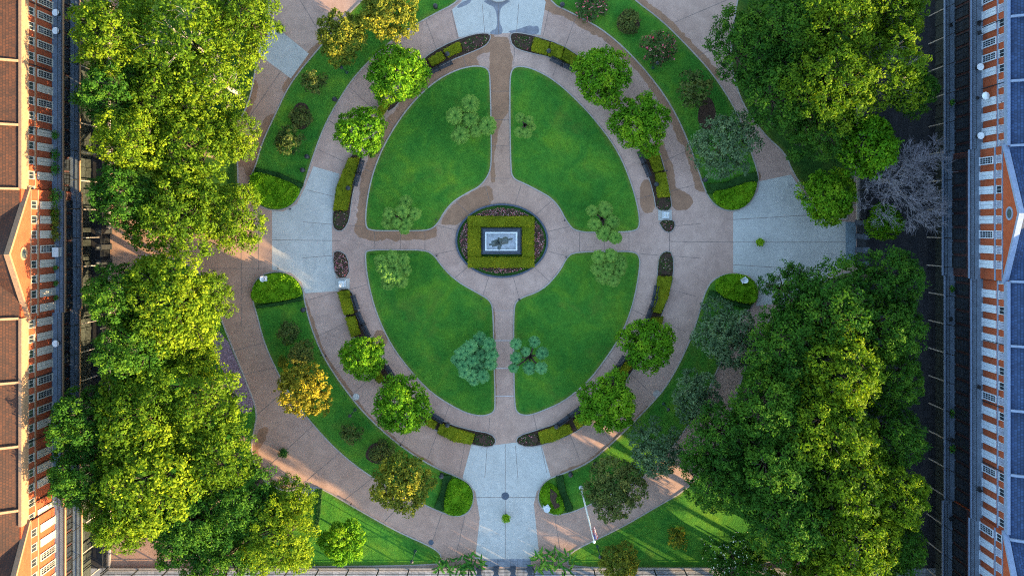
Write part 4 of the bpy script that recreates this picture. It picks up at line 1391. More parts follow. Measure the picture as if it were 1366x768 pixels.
BG = 'dark benches along the inner ring path'
benches = []
first = None
for line, nb, lb in [([(602, 83), (570, 99)], 2, 'upper left bed, near the top slab'), ([(737, 79), (764, 93)], 2, 'upper right bed, near the top slab'),
                     ([(483, 216), (474, 246)], 2, 'long left hedge'), ([(470, 392), (481, 425), (491, 447)], 3, 'hedges below the left white statue'),
                     ([(513, 484), (528, 508)], 1, 'gap between the two lower left round trees'), ([(573, 550), (592, 563)], 1, 'lower left bed beside the round tree'),
                     ([(746, 565), (773, 545)], 2, 'lower right bed beside the dense round tree'), ([(876, 384), (872, 404), (864, 424)], 3, 'hedge right of the lower right lawn'),
                     ([(832, 477), (816, 502)], 2, 'gap between the two lower right round trees'), ([(853, 203), (866, 234)], 2, 'bed right of the upper right lawn')]:
    for k in range(nb):
        t = (k + .5) / nb * (len(line) - 1)
        i = min(int(t), len(line) - 2); f = t - i
        px = line[i][0] * (1 - f) + line[i + 1][0] * f; py = line[i][1] * (1 - f) + line[i + 1][1] * f
        d = Vector((line[i + 1][0] - line[i][0], -(line[i + 1][1] - line[i][1]))).normalized()
        toc = Vector((MC[0] - px, -(MC[1] - py)))
        ang = math.atan2(d.y, d.x)
        nrm = Vector((-d.y, d.x))
        if nrm.dot(toc) < 0: ang += math.pi
        if first is None: o = first = bench_proto()
        else: o = copy_tree(first)
        o.location = (*P(px, py), .012); o.rotation_euler.z = ang
        pos_ = '' if nb == 1 else (['upper', 'lower'] if nb == 2 else ['uppermost', 'middle', 'lowest'])[k] + ' '
        if nb == 2 and line[0][1] > line[-1][1]: pos_ = ['lower ', 'upper '][k]
        tag(o, '%sdark bench along the %s' % (pos_, lb), 'bench', BG)


def bin_proto():
    e = empty('litter_bin')
    MB().lathe([(.24, 0), (.26, .05), (.29, .8), (.31, .82), (.31, .86)], 14).build('body', M['iron'], e)
    MB().lathe([(.32, .862), (.30, .93), (.15, 1.04), (.03, 1.08)], 14).build('lid', M['iron'], e)
    return e


first = None
for px, py, lb in [(404, 227, 'on the upper left lawn by the clipped mound'), (410, 209, 'on the upper left lawn, above the bin by the mound'), (447, 133, 'on the upper left lawn opposite the round trees'),
                   (581, 9, 'on the lawn left of the pale top slab'), (750, 7, 'on the lawn right of the pale top slab'), (405, 413, 'on the lower left lawn near the left mound'),
                   (940, 240, 'on the lawn above the right mound'), (940, 408, 'on the lawn below the right mound'), (589, 634, 'by the lower left mound'), (761, 632, 'by the small lower mound'),
                   (794, 619, 'under the olive tree by the flagpole'), (465, 251, 'in the long left hedge bed'), (732, 69, 'in the upper right hedge bed'), (597, 73, 'in the upper left hedge bed'),
                   (875, 246, 'beside the yellow hedge right of the upper right lawn'), (597, 566, 'beside the long lower left hedge'), (742, 568, 'beside the long lower right hedge')]:
    o = bin_proto() if first is None else copy_tree(first)
    first = first or o
    o.location = (*P(px, py, .5), .06)
    tag(o, 'dark round litter bin ' + lb, 'litter bin', 'dark litter bins')


def lamp_proto():
    e = empty('lamp_post')
    MB().lathe([(.22, 0), (.22, .1), (.14, .25), (.12, .5), (.07, .6)], 12).build('base', M['green_paint'], e)
    MB().tube([(0, 0, .55), (0, 0, 3.1)], [.06, .045], 8).build('pole', M['green_paint'], e)
    l = MB().lathe([(.10, 3.1), (.19, 3.45), (.20, 3.5)], 8).build('lantern', M['lamp_glass'], e)
    MB().lathe([(.25, 3.502), (.20, 3.6), (.05, 3.75), (.02, 3.85)], 8).build('lantern_cap', M['iron'], l)
    return e


first = None
for px, py, lb in [(474, 546, 'throwing a long shadow on the sunlit lower left lawn'), (463, 97, 'on the upper left lawn below the yellow tree'), (554, 734, 'on the lower left lawn near the fence'),
                   (797, 728, 'on the lower right lawn just below the flagpole top'), (885, 538, 'on the lower right outer lawn beside the ring path'), (871, 91, 'on the upper right lawn below the red tinged tree')]:
    o = lamp_proto() if first is None else copy_tree(first)
    first = first or o
    o.location = (*P(px, py), .06)
    tag(o, 'slim dark lamp post ' + lb, 'lamp post', 'slim dark lamp posts')

lt = MB()
for px, py in [(435, 474), (429, 473), (692, 399), (642, 398), (753, 294), (755, 343), (582, 293), (583, 341), (921, 449), (469, 671), (813, 596), (889, 228), (372, 358), (535, 592), (693, 399), (388, 279)]:
    o = MB().lathe([(.07, 0), (.07, .28), (.10, .3), (.10, .36), (.02, .38)], 8).build('ground_light', M['iron'], loc=(*P(px, py), .06))
    tag(o, 'small dark ground light at the edge of a lawn', 'ground light', 'small ground lights at the kerbs')


def figure_proto():
    """white allegorical statue on a low pedestal"""
    e = empty('garden_statue')
    MB().box(-.55, .55, -.55, .55, 0, .18).box(-.38, .38, -.38, .38, .182, 1.1).box(-.46, .46, -.46, .46, 1.102, 1.22).build('pedestal', M['marble'], e)
    v = [(0, 0, 1.3), (0, 0, 1.75), (.02, 0, 2.15), (.02, 0, 2.45), (.02, .02, 2.62), (.05, .02, 2.78), (.02, .24, 2.4), (.10, .34, 2.1), (.28, .26, 1.98), (.02, -.24, 2.4), (.06, -.38, 2.16), (.3, -.34, 2.25)]
    ed = [(0, 1), (1, 2), (2, 3), (3, 4), (4, 5), (3, 6), (6, 7), (7, 8), (3, 9), (9, 10), (10, 11)]
    skin('figure', v, ed, [.3, .22, .18, .17, .07, .12, .09, .065, .05, .09, .065, .05], M['marble'], e, 2)
    return e


def urn_proto():
    e = empty('garden_urn')
    MB().box(-.5, .5, -.42, .42, 0, .5).box(-.36, .36, -.32, .32, .502, 1.1).box(-.55, .55, -.45, .45, 1.102, 1.2).build('pedestal', M['marble'], e)
    MB().lathe([(.24, 1.202), (.22, 1.26), (.09, 1.34), (.12, 1.45), (.36, 1.72), (.42, 1.86), (.52, 1.96), (.52, 2.0), (.44, 1.99), (.36, 1.86), (.05, 1.8)], 16).build('bowl', M['white'], e)
    for s in (-1, 1):
        MB().tube([(s * .34, 0, 1.62), (s * .56, 0, 1.7), (s * .58, 0, 1.86), (s * .46, 0, 1.92)], [.035] * 4, 6).build('handle', M['white'], e)
    return e


GS = 'white statues at the ends of the cross path'
f1 = figure_proto(); f1.location = (*P(457.5, 378), .092); f1.scale = (.8,) * 3
tag(f1, 'white figure on a pedestal at the left, between flower bed and hedge', 'statue', GS)
f2 = copy_tree(f1); f2.location = (*P(887, 287), .092); f2.rotation_euler.z = 3.1
tag(f2, 'white figure on a pedestal at the right, between two dark flower beds', 'statue', GS)
for px, py in ((457.5, 378), (887, 287)):
    x_, y_ = P(px, py)
    tag(MB().box(x_ - .9, x_ + .9, y_ - .7, y_ + .7, .0, .09).build('pavement', M['slab']), kind='structure')
UR = 'white urns in the bright mounds'
u1 = urn_proto(); u1.location = (*P(355, 371), .05); u1.scale = (.75,) * 3
tag(u1, 'white urn on a pedestal in the lower left mound by the left slab', 'urn', UR)
for px, py, rz, lb in ((990, 373, .5, 'white urn on a pedestal in the mound below the right slab'), (729, 674, .6, 'white urn on a pedestal in the small mound with bare soil')):
    o = copy_tree(u1); o.location = (*P(px, py), .05); o.rotation_euler.z = rz; o.scale = (.75,) * 3
    tag(o, lb, 'urn', UR)


def pot_plant(px, py, rr, h, dark, lb, pm='pot_green'):
    e = empty('potted_plant', (*P(px, py), .018))
    MB().lathe([(.30, 0), (.34, .06), (.42, .5), (.48, .55), (.48, .6), (.40, .58), (.05, .54)], 16).build('pot', M[pm], e)
    n = 420
    w = sphere_pts(n); w[:, 2] = np.abs(w[:, 2])
    C = w * [rr, rr, h] * rng.uniform(.35, 1, (n, 1)) + [0, 0, .62]
    V = leaf_geo(C, w + rng.normal(0, .4, (n, 3)) + [0, 0, .5], .10 * rng.uniform(.7, 1.4, n), .45)
    T = np.clip((.25 if dark else .75) + rng.normal(0, .15, n), 0, 1)
    MB().leaves(V, T).build('leaves', [M['palm'] if dark else M['mound']], e)
    tag(e, lb, 'potted plant', 'big potted plants on the paths')


pot_plant(375, 40, .72, .9, True, 'round dark green potted plant beside the pale gate path')
pot_plant(380, 602, .75, .9, True, 'round dark green potted plant at the bend of the lower left path')
pot_plant(1012, 323, .62, .7, False, 'yellow green potted plant in the middle of the right slab')
pot_plant(675, 688, .65, .8, False, 'yellow green potted plant on the central joint of the lower slab')
pot_plant(967, 37, .6, .8, True, 'dark green potted plant on the upper right paving by the trees')


def cover_plate(px, py, r_, mat, lb):
    b = MB()
    b.lathe([(r_, 0), (r_, .012), (r_ * .82, .016), (r_ * .8, .01), (r_ * .35, .01), (r_ * .33, .016)], 24)
    tag(b.build('manhole_cover', M[mat], loc=(*P(px, py), .02)), lb, 'manhole cover', 'round covers set in the paving')


cover_plate(475, 529, .45, 'slab', 'pale round cover in the ring path by the sunlit lawn')
cover_plate(876, 525, .5, 'kerb', 'grey round cover in the ring path at lower right')
cover_plate(575, 723, .35, 'granite', 'dark round cover in the path near the lower left plants')
cover_plate(674, 661, .5, 'granite', 'dark round cover where the joints of the lower slab cross')

# the plinth and small pool at the top edge
e = empty('fountain', (*P(665, -14), .018))
tag(e, 'round pale fountain basin cut by the top edge', 'fountain')
MB().lathe([(1.75, 0), (1.75, .35), (1.6, .42), (1.45, .42), (1.4, .12), (.1, .1)], 40).build('basin', M['slab'], e)
MB().lathe([(.4, .1), (.2, .3), (.15, .9), (.6, 1.1), (.62, 1.15), (.1, 1.12)], 20).build('bowl', M['marble'], e)
wet = MB()
for pts in ([(643, 0), (684, 0), (674, 6), (667, 12), (666, 28), (668, 34), (671, 40), (669, 47), (653, 46), (655, 41), (663, 39), (663, 20), (659, 9), (650, 6)],
            [(676, 42), (690, 40), (700, 36), (707, 34), (712, 36), (718, 34), (720, 46), (700, 47), (684, 45)], [(608, 12), (614, 4), (626, 0), (632, -8), (628, 4), (618, 9)]):
    wet.sheet(chaikin(PX(pts), 2), .023)
tag(wet.build('water', plain('damp_concrete', (0.17, 0.16, 0.17), .5, .5, 0, .25, 1.2)), kind='structure')

# flagpole
e = empty('flagpole', (*P(775, 650), .06))
tag(e, 'tall white flagpole leaning to the eye with a limp red and white flag', 'flagpole')
MB().lathe([(.3, 0), (.3, .12), (.18, .3), (.14, .5)], 14).build('base', M['marble'], e)
MB().tube([(0, 0, .4), (0, 0, 9), (0, 0, 18.2)], [.12, .10, .06], 10).build('pole', M['white'], e)
MB().lathe([(.02, 18.2), (.14, 18.3), (.17, 18.42), (.12, 18.55), (.02, 18.6)], 12).build('finial', M['white'], e)
fb = MB()
rows, cols = 22, 14
for i in range(rows + 1):
    for j in range(cols + 1):
        u, v_ = i / rows, j / cols
        fb.v.append((.07 + .55 * v_ * (1 - .25 * u) + .05 * math.sin(6 * u + 3 * v_), .22 * math.sin(9 * v_ + 2 * u) * (.35 + u) - .12 * v_, 17.7 - 2.9 * u - .9 * v_ ** 1.5))
for i in range(rows):
    for j in range(cols):
        a = i * (cols + 1) + j
        fb.f.append((a, a + 1, a + cols + 2, a + cols + 1))
        fb.m.append(2 if (i < rows * .52 and j < cols * .4) else (0 if (i // 2) % 2 == 0 else 1))
        fb.t.append(.5)
fb.build('flag', [M['flag_red'], M['flag_white'], M['flag_blue']], e, smooth=True)


# ------------------------------------------------------------------ iron fence round the square
def fence(a, b_, lb, name='iron_fence', h=2.0):
    a, b_ = Vector((*a, 0)), Vector((*b_, 0))
    L = (b_ - a).length
    e = empty(name, a, math.atan2(b_.y - a.y, b_.x - a.x))
    tag(e, lb, 'fence', 'black iron fence round the square')
    MB().box(0, L, -.2, .2, 0, .35).build('kerb_wall', M['kerb'], e)
    r = MB()
    for z in (.5, 1.75): r.box(0, L, -.02, .02, z, z + .05)
    r.build('rail', M['iron'], e)
    pk = MB()
    for i in range(int(L / .16)):
        pk.box(.08 + i * .16 - .012, .08 + i * .16 + .012, -.012, .012, .352, h)
    pk.build('pickets', M['iron'], e)
    for i in range(int(L / 4) + 1):
        q = MB()
        q.box(i * 4 - .07, i * 4 + .07, -.07, .07, .353, 2.2)
        q.lathe([(.08, 2.2), (.12, 2.28), (.08, 2.36), (.01, 2.44)], 8, (i * 4, 0, 0))
        q.build('post', M['iron'], e)
    return e


FX0, FX1, FYB = P(146, 0)[0], P(1144, 0)[0], P(0, 758)[1]
fence((FX0, FYB), (P(635, 0)[0], FYB), 'long iron fence along the lower edge, left of the gate')
fence((P(712, 0)[0], FYB), (FX1, FYB), 'long iron fence along the lower edge, right of the gate')
fence((FX0, FYB + .3), (FX0, P(0, 352)[1]), 'iron fence on the left street, below the gateway')
fence((FX0, P(0, 306)[1]), (FX0, 38), 'iron fence on the left street, above the gateway')
fence((FX1, FYB + .3), (FX1, P(0, 354)[1]), 'iron fence on the right street, below the gateway')
fence((FX1, P(0, 294)[1]), (FX1, 38), 'iron fence on the right street, above the gateway')


def gate(a, b_, lb, nleaf=3):
    a, b_ = Vector((*a, 0)), Vector((*b_, 0))
    L = (b_ - a).length
    e = empty('iron_gate', a, math.atan2(b_.y - a.y, b_.x - a.x))
    tag(e, lb, 'gate', 'iron gates of the square')
    for i in range(nleaf + 1):
        t = L * i / nleaf
        q = MB().box(t - .38, t + .38, -.38, .38, 0, .3).box(t - .3, t + .3, -.3, .3, .302, 2.7).box(t - .4, t + .4, -.4, .4, 2.702, 2.85)
        q.lathe([(.28, 2.852), (.1, 2.95), (.25, 3.15), (.05, 3.4)], 10, (t, 0, 0))
        q.build('post', M['granite'] if nleaf == 3 else M['iron'], e)
    for i in range(nleaf):
        t0, t1 = L * i / nleaf + .4, L * (i + 1) / nleaf - .4
        q = MB()
        for z in (.15, 1.2, 2.2): q.box(t0, t1, -.025, .025, z, z + .06)
        k = int((t1 - t0) / .15)
        for j in range(k + 1): q.box(t0 + (t1 - t0) * j / k - .013, t0 + (t1 - t0) * j / k + .013, -.013, .013, .1, 2.4)
        q.build('leaf', M['iron'], e)


gate((P(640, 0)[0], FYB), (P(707, 0)[0], FYB), 'iron gate between dark posts at the lower edge')
gate((FX0, P(0, 349)[1]), (FX0, P(0, 309)[1]), 'iron gate in the dark gap of the left tree mass', 2)
gate((FX1, P(0, 351)[1]), (FX1, P(0, 297)[1]), 'iron gate at the end of the pale right slab', 3)
tag(MB().sheet(PX([(1128, 296), (1142, 296), (1142, 352), (1128, 352)]), .016).build('pavement', plain('blue_stone', (0.16, 0.20, 0.22), .6, .4, 0, .25, 1)), kind='structure')
tag(MB().sheet(PX([(646, 745), (708, 745), (708, 756), (646, 756)]), .016).build('pavement', M['flag_walk']), kind='structure')


# ------------------------------------------------------------------ the two brick rows
def row(s, label, XG, XW, h1, h2, wt, a0, a1, ev, yc, half, ylow, shutters, yA=-51.5, yB=36.0):
    """s: -1 left, 1 right.  XG gallery front, XW wall, h1/h2 gallery floors, wt third floor window top, a0..a1 attic windows, ev eaves"""
    r = random.Random(3 + s)
    e = empty('brick_building', (s * XW, 0, 0))
    tag(e, label, 'building', 'long brick rows with iron galleries')
    D = 13.0
    WH = 'old_white' if s < 0 else 'cool_white'
    TR = M['cream'] if s < 0 else M['blue_trim']  # sunlit and shaded copies of one trim
    PB_ = .32
    dx = XG - XW                      # negative: towards the square
    ph = {'y0': yA, 'y1': yB}

    def bx(m, u0, u1, y0, y1, z0, z1, mi=0):
        return m.box(s * u0, s * u1, y0, y1, z0, z1, mi)
    # walls
    m = MB()
    bx(m, 0, D, yA, yB, 0, ev)
    m.build('wall', M['brick'], e)
    m = MB()
    sf = -PB_ - .03
    bx(m, sf, -.002, yA + .05, yB - .05, 0, h1 - .17)
    yy = yA + 1
    while yy < yB - 1:
        bx(m, sf - .10, sf - .002, yy - .2, yy + .2, 0, h1 - .175)
        yy += 1.752
    m.build('shopfront', M['shop_paint'], e)
    bays = [(yc - half, yc + half), (ylow - 2 * half, ylow)]
    PB = PB_
    for y0, y1 in bays:
        y0 = max(y0, yA + .02)
        m = MB()
        bx(m, -PB, -.004, y0, y1, 0, a1 + .10)
        m.build('bay_wall', M['brick'], e)

    def front(y):
        for y0, y1 in bays:
            if y0 + .6 < y < y1 - .6: return -PB
        return 0.0
    # cornice, gutter parapet
    m = MB()
    segs = sorted([yA, yB] + [v for bb in bays for v in bb if yA < v < yB])
    for y0, y1 in zip(segs, segs[1:]):
        f = front((y0 + y1) / 2)
        bx(m, f - .10, f - .003, y0, y1, a0 - .42, a0 - .22)
        bx(m, f - .10, f - .003, y0, y1, a1 + .10, a1 + .22)
        if f < 0: continue
        bx(m, f - .16, f - .003, y0, y1, a1 + .222, ev - .35)
        bx(m, f - .26, f - .003, y0, y1, ev - .348, ev + .06)
    m.build('cornice', TR, e)
    m = MB()
    for y0, y1 in zip(segs, segs[1:]):
        f = front((y0 + y1) / 2)
        if f < 0: continue
        bx(m, -.24, .12, y0, y1, ev + .064, ev + .30)
    m.build('parapet', TR, e)
    # main roof
    AP = 17.1 if s < 0 else 17.75
    rise, run = 3.4, 6.4
    m = MB()
    p = [(s * .14, yA, ev + .05), (s * .14, yB, ev + .05), (s * run, yB, ev + rise), (s * run, yA, ev + rise), (s * D, yA, ev), (s * D, yB, ev)]
    m.add(p, [(0, 1, 2, 3) if s > 0 else (3, 2, 1, 0), (3, 2, 5, 4) if s > 0 else (4, 5, 2, 3)])
    m.add([p[0], p[3], p[4]], [(0, 1, 2)])
    m.add([p[1], p[2], p[5]], [(0, 1, 2)])
    roof = m.build('roof', M['slate' if s > 0 else 'brown_slate'], e)
    # party walls standing above the slates, with their chimneys
    party = []
    y = yc - half
    while y > yA + 1: party.append(y); y -= 7.35
    y = yc + half
    while y < yB - 1: party.append(y); y += 7.35
    k = rise / (run - .14)
    for y in party:
        m = MB()
        w = .13
        zz = lambda u: ev + .05 + k * (u - .14)
        q = [(s * .13, y - w, zz(.14)), (s * run, y - w, zz(run)), (s * run, y - w, zz(run) + .4), (s * .13, y - w, zz(.14) + .4)]
        q += [(a, b + 2 * w, c) for a, b, c in q]
        m.add(q, [(0, 1, 2, 3), (7, 6, 5, 4), (3, 2, 6, 7), (0, 3, 7, 4), (1, 5, 6, 2)])
        m.build('fire_wall', TR, roof)
        m = MB()
        bx(m, run - .9, run + .9, y - .45, y + .45, ev + rise - .9, ev + rise + 2.0)
        bx(m, run - 1.0, run + 1.0, y - .52, y + .52, ev + rise + 2.002, ev + rise + 2.2)
        m.build('chimney', M['brick'], roof)
        m = MB()
        m.tube([(-s * .09, y, h2 + .05), (-s * .09, y, ev - .2)], [.06, .06], 6)
        m.build('downspout', M['iron'], e)
    # pediments
    for y0, y1 in bays:
        c = (y0 + y1) / 2
        hh = (y1 - y0) / 2
        g = AP - a1 - .226
        f = -PB
        z0 = a1 + .226
        T = Vector((0, hh, g)).normalized()
        m = MB()
        A = [(s * f, y0 + .05, z0), (s * f, y1 - .05, z0), (s * f, c, z0 + g)]
        B = [(s * .13, y_, z_) for _, y_, z_ in A]
        m.add(A + B, [(0, 1, 2), (5, 4, 3), (0, 2, 5, 3), (1, 4, 5, 2), (0, 3, 4, 1)])
        gable = m.build('gable', M['brick'], e)
        for sgn in (-1, 1):
            m = MB()
            ye = y0 - .25 if sgn < 0 else y1 + .25
            p0 = Vector((0, ye, z0 - .05)); p1 = Vector((0, c, z0 + g + .12))
            t = (p1 - p0).normalized(); n_ = Vector((0, -t.z * sgn, t.y * sgn)) * (-1 if sgn > 0 else -1)
            n_ = Vector((0, -t.z, t.y)) if t.y > 0 else Vector((0, t.z, -t.y))
            u0, u1 = s * (f - .16), s * .12
            a_, b2 = p0, p1
            vv = []
            for u in (u0, u1):
                vv += [(u, a_.y, a_.z), (u, b2.y, b2.z), (u, b2.y, b2.z + .36), (u, a_.y, a_.z + .30)]
            m.add(vv, [(0, 1, 2, 3), (7, 6, 5, 4), (3, 2, 6, 7), (0, 4, 5, 1), (0, 3, 7, 4), (1, 5, 6, 2)])
            m.build('raking_cornice', (M['grey_stone'] if s < 0 else M['blue_trim']), gable)
        m = MB()
        rr = []
        for kk in range(24):
            th = 2 * math.pi * kk / 24
            for ro, u in ((.78, f - .08), (.55, f - .08), (.55, f - .004), (.78, f - .004)):
                rr.append((s * u, c + ro * math.cos(th) * 1.0, z0 + 1.25 + ro * math.sin(th) * .85))
        fs = []
        for kk in range(24):
            k2 = (kk + 1) % 24
            for q in range(4): fs.append((kk * 4 + q, k2 * 4 + q, k2 * 4 + (q + 1) % 4, kk * 4 + (q + 1) % 4))
        m.add(rr, fs)
        oc = m.build('oculus', TR, gable)
        MB().add([(s * (f - .03), c + .56 * math.cos(2 * math.pi * kk / 24), z0 + 1.25 + .56 * .85 * math.sin(2 * math.pi * kk / 24)) for kk in range(24)], [tuple(range(24))]).build('louvre', M['bronze'], oc)
        # roof of the gable running back into the slates
        m = MB()
        q = [(s * .122, y0, z0 + .1), (s * .122, c, z0 + g + .32), (s * .122, y1, z0 + .1), (s * 6.0, c, z0 + g + .40), (s * 1.0, y0, z0 + .4), (s * 1.0, y1, z0 + .4)]
        m.add(q, [(0, 1, 3, 4), (1, 2, 5, 3)])
        m.build('gable_roof', M['slate' if s > 0 else 'brown_slate'], roof)
    # windows of the third floor, attic windows and gallery doors: one mesh each kind, copied
    hw = wt - h2
    W = 0.92

    def frame(w, h, t=.11, d=.12, mat=None):
        m = MB()
        m.box(-s * d, 0, -w / 2, w / 2, h - t, h)
        for q in (-1, 1): m.box(-s * d, 0, q * w / 2, q * (w / 2 - t), 0, h - t - .002)
        m.box(-s * (d + .05), 0, -w / 2 - .06, w / 2 + .06, -.08, -.002)
        return m.mesh('frame', [M[mat or WH]])

    def lights(w, h, nx, ny, t=.11, mat=None):
        m = MB()
        m.box(-s * .02, 0, -w / 2 + t, w / 2 - t, 0, h - t)
        p_ = m.mesh('pane', [M['glass']])
        m = MB()
        for i in range(1, nx):
            yy = -w / 2 + t + (w - 2 * t) * i / nx
            m.box(-s * .05, -s * .022, yy - .018, yy + .018, 0, h - t)
        for j in range(1, ny):
            zz = (h - t) * j / ny
            m.box(-s * .048, -s * .022, -w / 2 + t, w / 2 - t, zz - .018, zz + .018)
        return p_, m.mesh('glazing_bars', [M[mat or WH]])

    def shut(w, h, t=.11, mat=None):
        m = MB()
        for q in (-1, 1):
            y0_, y1_ = q * .012, q * (w / 2 - t + .01)
            m.box(-s * .09, 0, y0_, y1_, .02, h - t)
            lo, hi = min(y0_, y1_) + .06, max(y0_, y1_) - .06
            nz = int((h - t) / .16)
            for j in range(nz): m.box(-s * .105, -s * .092, lo, hi, .08 + j * .16, .08 + j * .16 + .08)
        return m.mesh('shutter', [M[mat or WH]])
    fm = frame(W, hw)
    pm, gm = lights(W, hw, 3, 5)
    sm = shut(W, hw)
    afm = frame(.92, a1 - a0, .06, .06)
    apm, agm = lights(.92, a1 - a0, 2, 1, .06)
    asm = shut(.80, a1 - a0, .06, 'blind_cloth')
    dh = min(3.0, h2 - h1 - .8)
    dfm = frame(1.45, dh, mat='iron')  # dark wide doors deepen the painted gallery shade
    dpm, dgm = lights(1.45, dh, 2, 5, mat='iron')
    y = yA + 1.3
    i = 0
    while y < yB - .8:
        f = front(y)
        u = s * (f - .004)
        if not any(abs(y - p_) < .3 for p_ in party):
            w = inst('window', fm, e, (u, y, h2 + .06))
            if r.random() < shutters: inst('shutter', sm, w)
            else:
                inst('pane', pm, w); inst('glazing_bars', gm, w)
        w = inst('attic_window', afm, e, (u, y, a0))
        inst('pane', apm, w)
        shiny = s > 0 and r.random() < .7
        inst('blind' if shiny else 'glazing_bars', asm if shiny else agm, w)  # pale panel stands in for sky reflected in the pane
        w = inst('gallery_door', dfm, e, (u, y, h1 + .06))
        inst('pane', dpm, w); inst('glazing_bars', dgm, w)
        y += 1.752
        i += 1
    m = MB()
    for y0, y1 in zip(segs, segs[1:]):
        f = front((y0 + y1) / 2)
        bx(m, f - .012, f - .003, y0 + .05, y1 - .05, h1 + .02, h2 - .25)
    m.build('gallery_wall', M['plaster'], e)  # thin dark sheet over the brick, standing in for shade
    # two storeys of cast iron gallery
    for nm, z in (('gallery_floor', h1), ('upper_gallery_floor', h2)):
        m = MB()
        for y0, y1 in zip(segs, segs[1:]):
            f = front((y0 + y1) / 2)
            xf = dx - (.25 if f < 0 else 0)
            bx(m, xf, f - .006, y0, y1, z - .16, z)
        g_ = m.build(nm, M['deck'], e)
        m = MB()
        for y0, y1 in zip(segs, segs[1:]):
            f = front((y0 + y1) / 2)
            xf = dx - (.25 if f < 0 else 0)
            bx(m, xf - .10, xf - .002, y0, y1, z - .22, z + .05)
        m.build('edge_board', TR, g_)
        m = MB()
        for y0, y1 in zip(segs, segs[1:]):
            f = front((y0 + y1) / 2)
            xf = dx - (.25 if f < 0 else 0)
            for zz in (.12, .95): bx(m, xf + .02, xf + .06, y0, y1, z + zz, z + zz + .04)
            yy = y0 + .08
            while yy < y1:
                bx(m, xf + .03, xf + .05, yy - .012, yy + .012, z + .162, z + .948)
                yy += .22
        m.build('railing', M['iron'], g_)
    y = yA + 2
    while y < yB:
        f = front(y)
        xf = dx - (.25 if f < 0 else 0)
        m = MB().tube([(s * (xf + .12), y, 0), (s * (xf + .12), y, h1 - .165)], [.09, .075], 8)
        m.build('gallery_post', M['kerb'], e)
        m = MB().tube([(s * (xf + .12), y, h1 + .004), (s * (xf + .12), y, h2 - .165)], [.05, .045], 6)
        m.build('upper_gallery_post', M['iron'], e)
        y += 3.68
    return e


row(-1, 'long brick row on the left lit orange by the sun, with white windows', 55.95, 57.25, 4.6, 8.4, 11.4, 12.25, 13.2, 14.6, -3.3, 7.45, -34.7, .62)
row(1, 'long brick row on the right in blue shade, with white windows', 54.8, 56.15, 4.35, 10.4, 13.1, 13.8, 14.75, 15.35, 1.3, 7.75, -35.3, .85)


# things standing on the galleries
def table_set(x, y, z, lb, par):
    e = empty('cafe_table', (x, y, z))
    if par:
        MB().lathe([(.22, 0), (.22, .05), (.03, .08), (.03, 1.9)], 10).build('stand', M['iron'], e)
        MB().lathe([(.48, 1.75), (.3, 1.9), (.04, 2.0), (.01, 2.06)], 8).build('canopy', M['canvas'], e)
    else:
        MB().lathe([(.25, 0), (.25, .04), (.04, .08), (.04, .70)], 10).build('pedestal', M['iron'], e)
        MB().lathe([(.40, .702), (.42, .72), (.42, .75), (.38, .76)], 20).build('top', M['canvas'], e)
    tag(e, lb, 'table', 'tables on the galleries')


table_set(-55.95 - .45, P(0, 19, 8.4)[1], 8.4, 'small round white table on the left gallery, nearest the top', False)
table_set(-55.95 - .45, P(0, 43, 8.4)[1], 8.4, 'second small round white table from the top, on the left gallery', False)
table_set(-55.95 - .45, P(0, 457, 8.4)[1], 8.4, 'small round white table on the left gallery below the pediment', False)
table_set(55.4, P(0, 91, 10.45)[1], 10.45, 'small round white table on the right upper gallery, nearest the top', False)
table_set(55.45, P(0, 131, 10.45)[1], 10.45, 'small white parasol on the right upper gallery', True)
table_set(55.45, P(0, 182, 10.45)[1], 10.45, 'small round white table on the right upper gallery by the pediment', False)

c0 = empty('patio_chair')
MB().box(-.24, .24, -.24, .24, .42, .46).build('seat', M['iron'], c0)
MB().box(-.24, .24, .20, .24, .462, .95).build('backrest', M['iron'], c0)
for a in (-.2, .2):
    for b_ in (-.2, .2): MB().tube([(a, b_, 0), (a, b_, .418)], [.02, .02], 5).build('leg', M['iron'], c0)
chairs = [(55.35, P(0, 33, 10.45)[1], 10.45, 'dark chair on the right upper gallery, nearest the top'), (55.45, P(0, 45, 10.45)[1], 10.45, 'dark chair on the right upper gallery above the round table'),
          (55.4, P(0, 515, 10.45)[1], 10.45, 'dark chair on the right upper gallery, upper of the low pair'), (55.4, P(0, 650, 10.45)[1], 10.45, 'dark chair on the right upper gallery near the lower pediment'),
          (55.3, P(0, 35, 4.35)[1], 4.35, 'dark chair on the right lower gallery, nearest the top'), (55.3, P(0, 585, 4.35)[1], 4.35, 'dark chair on the right lower gallery among the plants'),
          (55.3, P(0, 425, 4.35)[1], 4.35, 'dark chair on the right lower gallery half way down'), (55.3, P(0, 690, 4.35)[1], 4.35, 'dark chair on the right lower gallery near the bottom')]
for i, (x_, y_, z_, lb) in enumerate(chairs):
    o = c0 if i == 0 else copy_tree(c0)
    o.location = (x_, y_, z_); o.rotation_euler.z = rnd.uniform(0, 6.28)
    tag(o, lb, 'chair', 'dark chairs on the galleries')


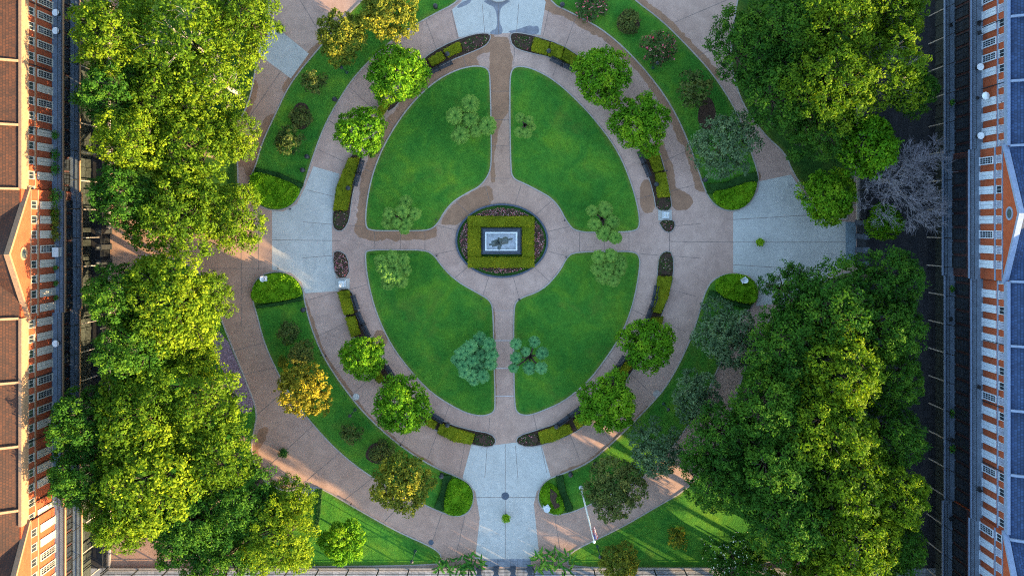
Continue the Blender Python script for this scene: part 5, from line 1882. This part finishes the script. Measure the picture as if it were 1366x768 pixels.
def fern(x_, y_, z_, rr, lb, mat='fern', bright=.4):
    e = empty('potted_fern', (x_, y_, z_))
    MB().lathe([(.16, 0), (.22, .35), (.24, .38), (.05, .36)], 10).build('pot', M['terracotta'], e)
    n = int(260 * rr)
    w = sphere_pts(n); w[:, 2] = np.abs(w[:, 2])
    C = w * [rr * .7, rr, rr * .9] * rng.uniform(.3, 1, (n, 1)) + [0, 0, .42]
    V = leaf_geo(C, w + rng.normal(0, .5, (n, 3)) + [0, 0, .4], .11 * rng.uniform(.7, 1.4, n), .45)
    MB().leaves(V, np.clip(bright + rng.normal(0, .2, n), 0, 1)).build('leaves', [M[mat]], e)
    tag(e, lb, 'potted plant', 'potted plants on the galleries')


LF = -56.5
for py, rr, lb, mt in [(181, .7, 'fern on the left gallery above the pediment', 'fern'), (207, .9, 'green bush on the left gallery, second above the pediment', 'fern'), (226, .9, 'green bush on the left gallery just above the pediment', 'fern'),
                       (262, 1.3, 'large leafy plant spilling over the left gallery at the top of the pediment', 'fern'), (284, 1.2, 'leafy plant on the left gallery near the oculus', 'oak'), (297, 1.0, 'yellowish plant on the left gallery near the oculus', 'yellowing'),
                       (312, 1.1, 'yellowish bushy plant on the left gallery beside the white box', 'yellowing'), (357, .4, 'small fern on the left gallery, uppermost of three below the white box', 'palm'),
                       (377, .4, 'small fern on the left gallery, middle of three below the white box', 'palm'), (397, .4, 'small fern on the left gallery, lowest of three below the white box', 'palm')]:
    fern(LF, P(0, py, 8.4)[1], 8.4, rr, lb, mt)
for py, rr, lb in [(550, .6, 'bush on the right lower gallery, upper of two'), (597, .7, 'bush on the right lower gallery, lower of two'), (385, .5, 'small bush on the right lower gallery'), (138, .5, 'small bush on the right lower gallery near the top')]:
    fern(55.4, P(0, py, 4.35)[1], 4.35, rr, lb)
bx_ = MB().box(-.35, .35, -.55, .55, .08, .85).box(-.38, .38, -.58, .58, .852, .9)
for a in (-.28, .28):
    for b_ in (-.45, .45): bx_.box(a - .04, a + .04, b_ - .04, b_ + .04, 0, .078)
tag(bx_.build('white_cabinet', M['white'], loc=(-56.35, P(0, 336, 8.4)[1], 8.4)), 'white cabinet on the left gallery below the oculus', 'cabinet')
